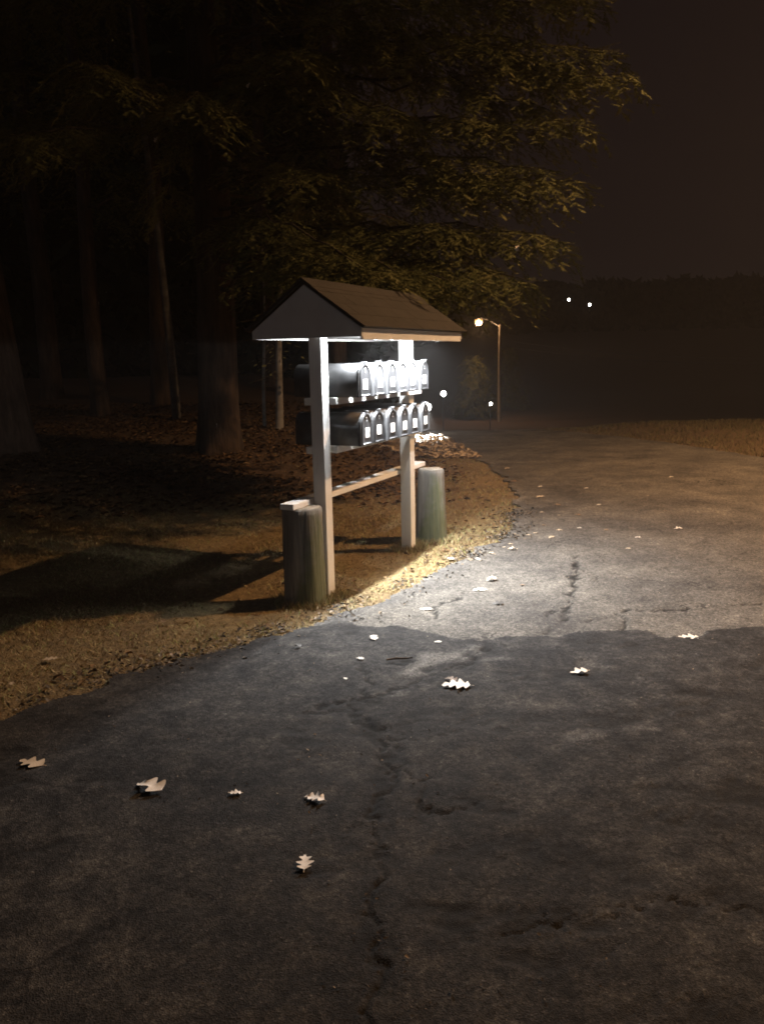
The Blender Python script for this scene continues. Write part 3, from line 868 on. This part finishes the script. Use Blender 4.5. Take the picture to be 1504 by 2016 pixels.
# x, y, length, heading, curl, material, label (None = one of the scattered small ones)
LEAVES = [
    (0.35, 3.71, 0.155, 80, 0.25, 'leaf_pale', 'largest pale fallen oak leaf on the dark asphalt, below the lit patch'),
    (0.325, 3.775, 0.075, 40, 0.9, 'leaf_brown', 'small brown leaf curled against the largest pale leaf'),
    (0.98, 3.87, 0.105, 95, 0.5, 'leaf_pale', 'pale lobed leaf on dark asphalt, right of the largest leaf'),
    (1.72, 4.36, 0.128, 88, 0.2, 'leaf_pale', 'long pale leaf on the ragged asphalt seam at the right'),
    (-0.06, 4.41, 0.085, 20, 0.6, 'leaf_pale', 'white lobed leaf on dark asphalt in front of the near post'),
    (-0.13, 4.09, 0.05, 70, 0.6, 'leaf_pale', 'small white leaf curled on dark asphalt below the near post'),
    (-0.20, 3.82, 0.032, 30, 0.3, 'leaf_pale', 'tiny white leaf scrap alone on the dark asphalt'),
    (0.30, 4.32, 0.045, 85, 0.2, 'leaf_pale', 'narrow white leaf lying just below the seam of lighter asphalt'),
    (-0.88, 2.79, 0.135, 50, 0.9, 'leaf_pale', 'biggest curled pale leaf on the dark asphalt at left'),
    (-1.41, 3.01, 0.125, 70, 0.3, 'leaf_tan', 'tan lobed leaf at the far left of the asphalt'),
    (-0.56, 2.75, 0.055, 100, 0.4, 'leaf_pale', 'thin little pale leaf right of the biggest curled leaf'),
    (-0.26, 2.69, 0.09, 75, 0.9, 'leaf_pale', 'pale curled leaf casting a shadow, in the middle foreground'),
    (-0.27, 2.31, 0.085, 8, 0.5, 'leaf_pale', 'small pale leaf pointing at the camera, the nearest of all'),
    (0.66, 5.36, 0.105, 75, 0.2, 'leaf_pale', 'pale leaf flat on the brightly lit asphalt before the far log'),
    (0.78, 5.61, 0.095, 100, 1.2, 'leaf_tan', 'tan leaf with a dark underside arched up on the lit asphalt'),
    (0.74, 5.03, 0.088, 92, 0.6, 'leaf_dark', 'dark twiggy leaf on the brightly lit asphalt'),
    (0.27, 4.96, 0.088, 85, 0.1, 'leaf_pale', 'flat pale leaf where the lit asphalt meets the lawn edge'),
    (0.54, 6.20, 0.085, 60, 0.3, 'leaf_pale', 'bright leaf on the lit lawn edge in front of the mossy log'),
    (0.74, 6.16, 0.065, 30, 0.5, 'leaf_pale', 'bright crumpled leaf at the edge of the lamp pool'),
    (-1.82, 4.20, 0.10, 100, 0.3, 'leaf_tan', 'tan leaf lying on the dry lawn at the left edge'),
    (-1.88, 3.86, 0.045, 10, 0.5, 'leaf_tan', 'tiny pinkish leaf scrap at the left frame edge of the lawn'),
    (-1.37, 4.81, 0.06, 60, 0.8, 'leaf_brown', 'small brown leaf on the lawn below the shelter shadow'),
    (-0.48, 4.28, 0.05, 75, 1.2, 'leaf_dark', 'small dark curled leaf on asphalt below the near log'),
]
for x, y, L in [(0.87, 6.34, 0.049), (1.06, 6.46, 0.084), (1.07, 6.64, 0.047), (1.00, 6.52, 0.035), (1.47, 6.88, 0.075), (1.99, 6.41, 0.045), (2.18, 6.77, 0.055), (2.65, 7.12, 0.078), (0.97, 5.48, 0.045),
                (1.67, 10.06, 0.11), (1.76, 8.86, 0.11), (1.84, 8.38, 0.08), (2.26, 8.33, 0.055), (1.74, 7.84, 0.036), (1.92, 7.84, 0.066), (1.50, 7.39, 0.052), (1.59, 7.14, 0.065), (1.79, 7.23, 0.052),
                (2.00, 7.10, 0.05), (1.36, 7.05, 0.05), (1.28, 6.98, 0.04), (1.23, 6.84, 0.035), (2.93, 8.82, 0.04), (1.46, 7.94, 0.036), (1.60, 7.99, 0.05), (2.4, 9.4, 0.06), (1.9, 9.6, 0.06), (1.75, 11.2, 0.09), (3.6, 10.0, 0.06), (2.8, 7.9, 0.04)]:
    OWN = {(1.06, 6.46): 'widest of the pale leaves on asphalt just right of the mossy log', (1.47, 6.88): 'bright arched leaf alone beyond the lamp pool, right of the mossy log', (1.99, 6.41): 'bright round leaf far right of the lamp pool, alone on the asphalt',
           (2.18, 6.77): 'dull leaf just beyond the bright round leaf on the right', (2.65, 7.12): 'rightmost fallen leaf on the lighter asphalt', (0.97, 5.48): 'small pale leaf in the middle of the brightest lit asphalt',
           (1.67, 10.06): 'leaf at the bend of the lawn edge far up the road', (1.76, 8.86): 'long leaf up the road near the lawn bend', (2.93, 8.82): 'tiny leaf in the middle of the dim road', (1.75, 11.2): 'farthest fallen leaf up the road along the lawn edge', (3.6, 10.0): 'tiny leaf near the verge across the road'}
    LEAVES.append((x, y, L, random.uniform(60, 120), random.uniform(0.3, 1.0), random.choice(['leaf_pale', 'leaf_tan', 'leaf_tan', 'leaf_brown']), OWN.get((x, y))))
for i, (x, y, L, hd, curl, mt, lab) in enumerate(LEAVES):
    curl *= 0.38
    me = leaf_mesh(i % 7 + (20 if lab else 0), round(curl, 1), mt)
    z = float(road_z(np.array([x]), np.array([y]))[0]) + 0.005 if inside(np.array([x]), np.array([y]), ROAD)[0] else float(terrain(x, y)) + 0.022
    o = obj('oak_leaf', me, None, None, (x, y, z), (R(random.uniform(-4, 4)), R(random.uniform(-4, 4)), R(hd)))
    o.scale = (L, L, L)
    tag(o, lab or FAR_LABEL, 'leaf', 'fallen leaves on the ground')
st = obj('twig', tube_mesh([(-0.07, 0, 0.006), (-0.02, 0.004, 0.009), (0.03, -0.002, 0.008), (0.07, 0.006, 0.006)], [0.005, 0.006, 0.005, 0.003], 6), M['twig'], None, (0.076, 4.04, 0.030), (0, 0, R(7)))
tag(st, 'short dark twig on the asphalt below the lamp-lit grass', 'twig')

# ------------------------------------------------------------------ trees
def limb_path(base, tip, sag, n=14):
    base = np.array(base, float); tip = np.array(tip, float)
    t = np.linspace(0, 1, n)[:, None]
    p = base * (1 - t) + tip * t
    p[:, 2] += (sag * 4 * t * (1 - t)).ravel() * 0.5
    return p

def foliage_for(paths, rng, blen=0.55, spacing=0.10, start=0.22, twig_gap=0.045, needle=0.042, nper=8):
    """flat drooping hemlock sprays: limb > branchlets > twigs > needle tufts, as narrow triangles"""
    TR = []
    for P in paths:
        seg = np.linalg.norm(np.diff(P, axis=0), axis=1); cum = np.concatenate([[0], np.cumsum(seg)]); Ltot = cum[-1]
        ds = np.arange(start * Ltot, Ltot, spacing)
        ds = np.concatenate([ds, ds + spacing * 0.5])
        sgn = np.concatenate([np.ones(len(ds) // 2), -np.ones(len(ds) - len(ds) // 2)])
        ds = np.clip(ds + rng.normal(0, 0.03, len(ds)), 0, Ltot - 1e-3)
        B = np.stack([np.interp(ds, cum, P[:, i]) for i in range(3)], 1)
        k = np.clip(np.searchsorted(cum, ds) - 1, 0, len(P) - 2)
        T = np.diff(P, axis=0)[k]; T /= np.linalg.norm(T, axis=1)[:, None]
        S = np.cross(T, np.array([0, 0, 1.0])); S /= np.linalg.norm(S, axis=1)[:, None] + 1e-6
        frac = ds / Ltot
        ln = blen * (0.35 + 0.9 * np.sin(np.pi * np.clip(1.06 - frac, 0.0, 0.9)) ** 0.7) * (0.55 + 0.75 * rng.random(len(ds)))
        ang = R(58) + rng.normal(0, 0.22, len(ds))
        D = T * np.cos(ang)[:, None] + S * (sgn * np.sin(ang))[:, None]
        D[:, 2] += rng.normal(-0.22, 0.16, len(ds))
        D /= np.linalg.norm(D, axis=1)[:, None]
        keep = (rng.random(len(ds)) < 0.92) & (np.sin(frac * 9 + rng.random() * 6.28) > -0.75 + 0.5 * rng.random()) | (frac > 0.68)
        B, D, ln = B[keep], D[keep], ln[keep]
        # twigs along every branchlet, drooping more towards its end
        m_ = np.maximum(2, (ln / twig_gap).astype(int))
        rep = np.repeat(np.arange(len(B)), m_)
        pos = (np.arange(len(rep)) - np.repeat(np.cumsum(m_) - m_, m_) + rng.random(len(rep))) / np.repeat(m_, m_)
        q = B[rep] + D[rep] * (pos * ln[rep])[:, None]
        q[:, 2] -= 0.42 * pos ** 2 * ln[rep]
        side = np.cross(D[rep], np.array([0, 0, 1.0])); side /= np.linalg.norm(side, axis=1)[:, None] + 1e-6
        sg = np.where(rng.random(len(rep)) < 0.5, -1.0, 1.0)
        a2 = R(45) + rng.normal(0, 0.25, len(rep))
        d2 = D[rep] * np.cos(a2)[:, None] + side * (sg * np.sin(a2))[:, None]
        d2[:, 2] -= 0.25 * pos + rng.normal(0.05, 0.20, len(rep))
        d2 /= np.linalg.norm(d2, axis=1)[:, None]
        l2 = (0.05 + 0.13 * (1 - pos) * rng.random(len(rep)) + 0.04) * (blen / 0.55)
        # needles lie flat in the plane of their spray
        nt = nper
        r3 = np.repeat(np.arange(len(q)), nt)
        f = np.tile(np.arange(nt) / nt, len(q)) + rng.random(len(r3)) / nt
        base = q[r3] + d2[r3] * (f * l2[r3])[:, None]
        sd = side[r3] * 0.8 + np.cross(d2[r3], np.array([0, 0, 1.0])) * 0.4; sd /= np.linalg.norm(sd, axis=1)[:, None] + 1e-6
        sg3 = np.where(np.arange(len(r3)) % 2 == 0, 1.0, -1.0)
        nd = d2[r3] * 0.7 + sd * (sg3 * (0.5 + 0.25 * rng.random(len(r3))))[:, None] + rng.normal(0, 0.12, (len(r3), 3))
        nd /= np.linalg.norm(nd, axis=1)[:, None]
        nl = needle * (0.7 + 0.6 * rng.random(len(r3)))
        pn = np.cross(d2[r3], side[r3]); pn /= np.linalg.norm(pn, axis=1)[:, None] + 1e-6
        wv = np.cross(nd, pn + rng.normal(0, 0.25, (len(r3), 3))); wv /= np.linalg.norm(wv, axis=1)[:, None] + 1e-6
        hw = (nl * 0.15)[:, None]
        TR.append(np.stack([base - wv * hw, base + wv * hw, base + nd * nl[:, None]], 1))
    V = np.concatenate(TR).reshape(-1, 3)
    return np_mesh('foliage', V, np.arange(len(V)).reshape(-1, 3))

def trunk_mesh(base, height, r0, lean=(0, 0), seed=0, sides=28, flare=0.5):
    n = 34
    zz = np.concatenate([np.linspace(-0.3, 1.2, 12), np.linspace(1.2, height, n - 11)[1:]])
    a = np.linspace(0, 2 * np.pi, sides, endpoint=False)
    V = []
    for z in zz:
        f = max(0.0, z) / height
        rr = r0 * (1 - 0.85 * f) * (1 + flare * math.exp(-max(z, -0.3) * 3.2))
        cx = lean[0] * z + 0.05 * math.sin(z * 0.7 + seed); cy = lean[1] * z + 0.05 * math.cos(z * 0.6 + seed)
        root = 1 + 0.12 * math.exp(-max(z, -0.3) * 3.0) * np.sin(5 * a + seed) + 0.03 * np.sin(9 * a + z * 1.3 + seed) + 0.015 * np.sin(17 * a + z * 2.1)
        V.append(np.stack([cx + rr * root * np.cos(a), cy + rr * root * np.sin(a), np.full(sides, z)], 1))
    V = np.concatenate(V)
    idx = np.arange(len(zz) * sides).reshape(len(zz), sides)
    F = np.stack([idx[:-1], np.roll(idx, -1, 1)[:-1], np.roll(idx, -1, 1)[1:], idx[1:]], -1).reshape(-1, 4)
    return np_mesh('trunk', V, F, True)

def limbs_mesh(paths, r0=0.032):
    Vs, Fs, o = [], [], 0
    for P in paths:
        V, F = tube_arrays(P, np.linspace(r0, 0.004, len(P)), 6)
        Vs.append(V); Fs.append(F + o); o += len(V)
    return np_mesh('limbs', np.concatenate(Vs), np.concatenate(Fs), True)

def conifer(name, label, base, height, r0, tips, seed, lean=(0, 0), group=None, blen=0.55, spacing=0.10, needle=0.042, twig_gap=0.045, start=0.2, sag=0.5, rise=0.55, nper=5, flare=0.16, bark_mat='bark'):
    rng = np.random.default_rng(seed)
    root = empty(name, base)
    obj('trunk', trunk_mesh(base, height, r0, lean, seed, 28, flare), M[bark_mat], root)
    paths = []
    for tp in tips:
        tp = np.array(tp, float) - np.array(base)
        z0 = max(min(1.2, tp[2] + 0.2), tp[2] + rise * rng.random() + 0.1)
        b0 = (lean[0] * z0, lean[1] * z0, z0)
        P = limb_path(b0, tp, sag * (0.7 + 0.6 * rng.random()))
        P[1:-1] += rng.normal(0, 0.05, P[1:-1].shape)
        paths.append(P)
    obj('branches', limbs_mesh(paths), M['twig'], root)
    obj('foliage', foliage_for(paths, rng, blen, spacing, start, twig_gap, needle, nper), M['needle'], root)
    tag(root, label, 'tree', group)
    return root

HB = (-2.23, 11.48, 0.28)
tips = [  # tiers on the road side, lowest first
        (0.10, 6.6, 2.24), (0.42, 7.0, 2.30), (-0.20, 6.9, 2.36), (0.80, 7.3, 2.25), (1.36, 7.6, 2.24), (1.05, 7.9, 2.36),
        (1.72, 8.0, 2.64), (1.30, 8.2, 2.68), (0.80, 8.0, 2.72), (-0.9, 8.2, 2.85),
        (2.01, 8.5, 3.26), (1.70, 8.6, 3.40), (1.25, 8.6, 3.20), (0.86, 9.0, 3.45), (-0.5, 8.6, 3.4),
        (2.12, 8.8, 3.88), (1.85, 9.2, 4.10), (1.2, 9.0, 3.95), (0.3, 8.8, 4.0),
        (2.57, 9.0, 4.38), (2.50, 9.2, 4.66), (2.05, 9.4, 4.60), (1.5, 9.3, 4.75),
        (2.47, 9.5, 5.28), (2.10, 9.8, 5.50), (1.3, 10.0, 5.4),
        # towards the camera and the left
        (0.6, 8.4, 5.0), (-0.6, 8.2, 4.4), (-1.6, 7.9, 3.9), (-2.6, 7.8, 4.2), (-3.4, 8.2, 3.7), (-4.4, 8.8, 4.4), (-5.2, 9.6, 4.0), (0.2, 9.2, 5.6), (-1.2, 8.4, 5.3), (-2.8, 8.3, 5.4), (-4.2, 8.9, 5.6),
        (-5.8, 11.5, 4.2), (-3.6, 14.4, 4.0), (-0.6, 14.6, 3.6), (1.2, 13.4, 3.4), (0.6, 12.8, 5.6), (-6.0, 12.5, 6.0), (-2.2, 15.5, 6.0), (2.0, 11.6, 6.4),
        (0.9, 9.6, 6.6), (-0.8, 8.9, 6.6), (-2.6, 9.0, 6.9), (-4.0, 9.6, 7.0), (0.8, 12, 7.4), (-2.2, 8.8, 8.2), (-0.4, 10.2, 8.4), (-4.4, 11, 8.2), (-2, 13.4, 8.6), (-2.2, 10.2, 10.0), (-1.2, 11.8, 11), (-3.2, 11.8, 11), (-2.2, 12.6, 12)]
conifer('hemlock_tree', 'big hemlock with low feathery branches spreading over the mailbox shelter', HB, 14.0, 0.29, tips, 5, blen=0.52, spacing=0.064, twig_gap=0.034, needle=0.032, nper=16, start=0.32, rise=1.0, sag=0.35)

def ring_tips(base, n, z0, z1, reach, seed):
    rnd = random.Random(seed); out = []
    for i in range(n):
        f = i / max(1, n - 1); a = i * 2.4 + rnd.uniform(-0.4, 0.4)
        r_ = reach * (1 - 0.75 * f) * rnd.uniform(0.75, 1.1)
        out.append((base[0] + r_ * math.cos(a), base[1] + r_ * math.sin(a), base[2] + z0 + (z1 - z0) * f))
    return out
def tz(x, y): return float(terrain(x, y))
b = (-5.50, 11.9, tz(-5.50, 11.9)); conifer('conifer_tree', 'thick conifer trunk cut by the left frame edge', b, 15.0, 0.40, ring_tips(b, 16, 4.2, 14, 3.4, 1), 21, lean=(-0.035, 0.0), bark_mat='red_bark', blen=0.6, spacing=0.14, needle=0.05, twig_gap=0.05)
for i, (x, y, h, r_, ln, lab) in enumerate([
        (-5.4, 16.0, 13, 0.17, -0.01, 'slim dark trunk deep in the woods, nearest the left trunk'),
        (-4.6, 17.5, 14, 0.20, 0.01, 'dark trunk deep in the woods left of the pale leaning trunk'),
        (-0.9, 18.5, 13, 0.20, 0.0, 'dark conifer in the woods right behind the shelter roof'),
        (-7.6, 19.0, 14, 0.24, 0.0, 'dark conifer far back at the left of the woods'),
        (-2.9, 22.0, 14, 0.22, 0.0, 'dark conifer far back behind the big hemlock')]):
    b = (x, y, tz(x, y))
    conifer('conifer_tree', lab, b, h, r_, ring_tips(b, 14, 3.6, h - 0.5, 2.6, 40 + i), 60 + i, lean=(ln, 0), group='conifers in the dark woods', blen=0.6, spacing=0.14, needle=0.06, twig_gap=0.05)

def sapling(name, label, base, height, r0, lean, nleaf, seed, leafz, bk='birch'):
    rnd = random.Random(seed)
    root = empty(name, base)
    pts = [(lean * z * height + 0.03 * math.sin(z * 5 + seed), 0.02 * math.cos(z * 4), z * height - 0.1) for z in np.linspace(0, 1, 9)]
    obj('trunk', tube_mesh(pts, np.linspace(r0, r0 * 0.35, 9), 10), M[bk], root)
    V, F, tw = [], [], []
    for i in range(nleaf):
        z = rnd.uniform(*leafz); a = rnd.uniform(0, 6.28); r_ = rnd.uniform(0.08, 0.55)
        c = Vector((lean * z + r_ * math.cos(a), r_ * math.sin(a), z - r_ * 0.15))
        u = Vector((math.cos(a), math.sin(a), rnd.uniform(-0.7, 0.1))).normalized(); s = u.cross(Vector((rnd.uniform(-.5, .5), rnd.uniform(-.5, .5), 1))).normalized()
        L = rnd.uniform(0.07, 0.12); w = L * 0.27
        k0 = len(V)
        V += [tuple(c), tuple(c + u * L * 0.4 + s * w), tuple(c + u * L), tuple(c + u * L * 0.4 - s * w)]
        F.append((k0, k0 + 1, k0 + 2, k0 + 3))
        if i % 4 == 0:
            tw.append(np.array([(lean * (z - 0.1), 0, z - 0.12), tuple(c * 0.5 + Vector((lean * z, 0, z)) * 0.5), tuple(c)]))
    me = bpy.data.meshes.new('foliage'); me.from_pydata(V, [], F); me.update()
    obj('branches', limbs_mesh(tw, 0.008), M['twig'], root)
    obj('foliage', me, M['beech'], root)
    tag(root, label, 'tree', 'pale slender trees behind the shelter')
sapling('sapling_tree', 'pale slender tree with a few leaves left of the near post', (-1.70, 13.5, tz(-1.7, 13.5)), 3.4, 0.070, 0.07, 60, 2, (0.75, 1.9))
sapling('sapling_tree', 'thinner pale stem close to the left of the leafy slender tree', (-1.92, 13.7, tz(-1.92, 13.7)), 3.0, 0.035, 0.02, 30, 4, (0.9, 1.9))
sapling('birch_tree', 'single pale leaning trunk in the woods left of the hemlock', (-3.72, 15.0, tz(-3.72, 15.0)), 7.0, 0.085, -0.045, 40, 6, (3.2, 6.4), 'dim_bark')

# woods closing the view: an unbroken dark mass behind the near trees and along the hill
def woods(n, xr, yr, hfun, leaf, label, seed):
    r = np.random.default_rng(seed)
    x = xr[0] + (xr[1] - xr[0]) * r.random(n); y = yr[0] + (yr[1] - yr[0]) * r.random(n)
    top = hfun(x)
    z = terrain(x, y) + top * r.random(n) ** 0.9
    c = np.stack([x, y, z], 1)
    a = r.normal(0, 1, (n, 3)); a /= np.linalg.norm(a, axis=1)[:, None]
    b = np.cross(a, r.normal(0, 1, (n, 3))); b /= np.linalg.norm(b, axis=1)[:, None] + 1e-6
    s = leaf * (0.5 + r.random(n))[:, None]
    V = np.stack([c - a * s, c + b * s * 0.45, c + a * s, c - b * s * 0.45], 1).reshape(-1, 3)
    o = obj('woods', np_mesh('woods', V, np.arange(4 * n).reshape(-1, 4)), M['far_needle'])
    tag(o, label, 'woods', kind='stuff')
woods(70000, (-34, 0.3), (26, 34), lambda x: 1.5 + smoothstep(0.6, -3.5, x) * (11 + 4 * np.abs(np.sin(x * 0.9)) + 3 * np.abs(np.sin(x * 2.3))), 0.42, 'dark woods closing the view behind the left trees', 301)
woods(60000, (-60, 150), (170, 200), lambda x: 4 + 2 * np.abs(np.sin(x * 0.21)) + 2 * np.abs(np.sin(x * 0.53)) + 1.5 * np.abs(np.sin(x * 1.3)), 1.3, 'black wooded ridge line far behind the road', 302)

# evergreen by the utility pole
b = (8.5, 73.5, tz(8.5, 73.5)); conifer('evergreen_tree', 'feathery evergreen standing beside the distant utility pole', b, 5.6, 0.10, ring_tips(b, 30, 0.6, 5.4, 2.0, 77), 78, blen=1.0, spacing=0.14, needle=0.15, twig_gap=0.09, start=0.05, sag=0.2, rise=0.1, flare=0.1)
b = (12.9, 84.0, tz(12.9, 84)); conifer('evergreen_tree', 'dim bushy evergreen right of the distant utility pole', b, 6.4, 0.10, ring_tips(b, 30, 0.5, 6.2, 2.8, 79), 80, blen=1.0, spacing=0.16, needle=0.16, twig_gap=0.10, start=0.05, sag=0.2, rise=0.1, flare=0.1)

# leaves caught in the hemlock
for x, y, z, lab in [(1.27, 7.9, 2.52, 'pale dead leaf caught in the lowest right hemlock branch'), (-2.19, 9.0, 3.77, 'dead leaf caught in the dark hemlock branches at the left'), (-1.31, 9.5, 4.41, 'dead leaf caught high in the hemlock left of centre')]:
    o = obj('oak_leaf', leaf_mesh(3, 0.6, 'leaf_pale'), None, None, (x, y - 0.25, z), (R(70), R(20), R(-20))); o.scale = (0.07,) * 3
    tag(o, lab, 'leaf', 'leaves caught in the hemlock')

# ------------------------------------------------------------------ street lamps, pole, wires, far lamps
def point(parent, loc, color, energy, size, name='lamp_light'):
    ld = bpy.data.lights.new(name, 'POINT'); ld.energy = energy; ld.color = color; ld.shadow_soft_size = size
    lo = bpy.data.objects.new(name, ld); col.objects.link(lo); lo.parent = parent; lo.location = loc
    return lo
globe_profile = [(0.02, -1.0), (0.55, -0.85), (0.9, -0.45), (1.0, 0.0), (0.9, 0.45), (0.55, 0.85), (0.02, 1.0)]
def globe(r): return lathe_mesh([(a * r, b_ * r) for a, b_ in globe_profile], 16)

# sodium street lamp beside the road, right of the camera
SL = Vector((8.15, 6.9, 8.0))
root = empty('street_lamp', (10.6, 7.3, 0.0))
tag(root, 'orange sodium street lamp on a timber pole at the right side of the road', 'street lamp')
rel = SL - root.location
obj('pole', tube_mesh([(0, 0, -0.3), (0, 0, 4), (0, 0, 8.9)], [0.15, 0.13, 0.10], 14), M['pole'], root)
obj('arm', tube_mesh([(0, 0, 7.8), (rel.x * 0.4, rel.y * 0.4, 8.2), (rel.x, rel.y, 8.23)], 0.03, 8), M['lampmetal'], root)
obj('lamp_head', lathe_mesh([(0.05, rel.z + 0.24), (0.17, rel.z + 0.18), (0.20, rel.z + 0.08)], 16), M['lampmetal'], root, (rel.x, rel.y, 0))
obj('bulb', globe(0.09), emit_mat('sodium_bulb_near', SODIUM, 20), root, (rel.x, rel.y, rel.z + 0.10))
ld = bpy.data.lights.new('sodium_light', 'SPOT'); ld.energy = 8600; ld.color = SODIUM; ld.shadow_soft_size = 0.10; ld.spot_size = R(160); ld.spot_blend = 1.0
lo = bpy.data.objects.new('sodium_light', ld); col.objects.link(lo); lo.parent = root; lo.location = rel - Vector((0, 0, 0.02))

# distant utility pole with a sodium lamp
zb = tz(10.2, 70)
root = empty('utility_pole', (10.2, 70.0, zb))
tag(root, 'distant timber utility pole with a glowing orange lamp on an arm', 'utility pole')
top = 3.95 - zb
obj('pole', tube_mesh([(0, 0, -0.3), (0, 0, top * 0.5), (0.02, 0, top)], [0.16, 0.13, 0.11], 10), M['pole'], root)
obj('arm', tube_mesh([(0, 0, top - 0.15), (-0.9, -0.05, top + 0.35), (-1.78, -0.1, top + 0.68)], 0.025, 6), M['lampmetal'], root)
obj('lamp_head', lathe_mesh([(0.06, 0.32), (0.26, 0.24), (0.30, 0.10)], 14), M['lampmetal'], root, (-1.78, -0.1, top + 0.36))
obj('bulb', globe(0.34), emit_mat('sodium_bulb', (1.0, 0.50, 0.16), 1.8), root, (-1.78, -0.1, top + 0.30))
point(root, (-1.78, -0.5, top - 0.15), SODIUM, 1000, 0.3)
for q, (z0, dz, lab) in enumerate([(top - 1.25, 0.0, 'upper of two wires running right from the distant utility pole'), (top - 1.75, 0.2, 'lower of two wires running right from the distant utility pole')]):
    t = np.linspace(0, 1, 14)
    pts = [(10.3 + 32 * a, 70 - 6 * a, zb + z0 - 4.2 * a * (1 - a) - 1.5 * a + dz * a) for a in t]
    tag(obj('utility_wire', tube_mesh(pts, 0.020, 5), M['lampmetal']), lab, 'wire', 'utility wires')

def post_lamp(name, x, y, z, r, strength, energy, color, label, aim=None):
    zb = tz(x, y)
    root = empty(name, (x, y, zb)); h = z - zb
    obj('post', tube_mesh([(0, 0.08 + r, -0.2), (0, 0.08 + r, h * 0.5), (0, 0.08 + r, h + 0.05)], 0.018, 8), M['metal'], root)
    obj('bracket', tube_mesh([(0, 0.08 + r, h + 0.03), (0, 0.04, h + r * 1.15), (0, 0.0, h + r * 1.15)], 0.015, 6), M['metal'], root)
    obj('bulb', globe(r), emit_mat(name + '_glow', color, strength), root, (0, 0, h))
    if aim:
        ld = bpy.data.lights.new('flood_light', 'SPOT'); ld.energy = energy; ld.color = color; ld.shadow_soft_size = 0.05
        ld.spot_size = R(52); ld.spot_blend = 0.5
        lo = bpy.data.objects.new('flood_light', ld); col.objects.link(lo); lo.parent = root; lo.location = (0, -r - 0.05, h)
        lo.rotation_euler = Vector(aim).to_track_quat('-Z', 'Y').to_euler()
    elif energy: point(root, (0, -r - 0.06, h), color, energy, 0.05)
    tag(root, label, 'lamp', 'distant lamps')
post_lamp('yard_lamp', 0.975, 16.8, 0.54, 0.075, 40, 4500, (1.0, 0.97, 0.92), 'brightest white lamp glowing low behind the lower row of mailboxes', (-0.45, -2.2, -1.60))
post_lamp('yard_lamp', 2.49, 32.0, 0.09, 0.10, 40, 3, (1.0, 0.97, 0.92), 'white lamp glowing between the mailboxes and the distant evergreen')
post_lamp('yard_lamp', 4.06, 30.0, -0.22, 0.055, 30, 3, (1.0, 0.93, 0.82), 'small white lamp at the foot of the distant evergreen')
for x, z, lab in [(34.2, 10.75, 'left of two tiny white lamps high on the dark hill'), (37.9, 9.8, 'right of two tiny white lamps high on the dark hill')]:
    y = 150.0
    zb = tz(x, y)
    post_lamp('hill_lamp', x, y, max(z, zb + 3.0), 0.22, 30, 0, (1, 0.96, 0.9), lab)

# ------------------------------------------------------------------ added thin haze, stands in for the brown lens veil
def build_haze():
    k = bpy.data.materials.new('veil_haze'); k.use_nodes = True
    n = k.node_tree.nodes; n.clear()
    out = n.new('ShaderNodeOutputMaterial'); vol = n.new('ShaderNodeVolumePrincipled')
    vol.inputs['Color'].default_value = (0.92, 0.90, 0.90, 1)
    vol.inputs['Density'].default_value = 0.0016
    k.node_tree.links.new(vol.outputs[0], out.inputs['Volume'])
    o = obj('haze', box_mesh(-700, 700, -70, 540, -9, 46, 0.0), k); o['kind'] = 'stuff'; o['label'] = 'thin haze added over the whole road for the brown lens veil'; o['category'] = 'haze'
build_haze()
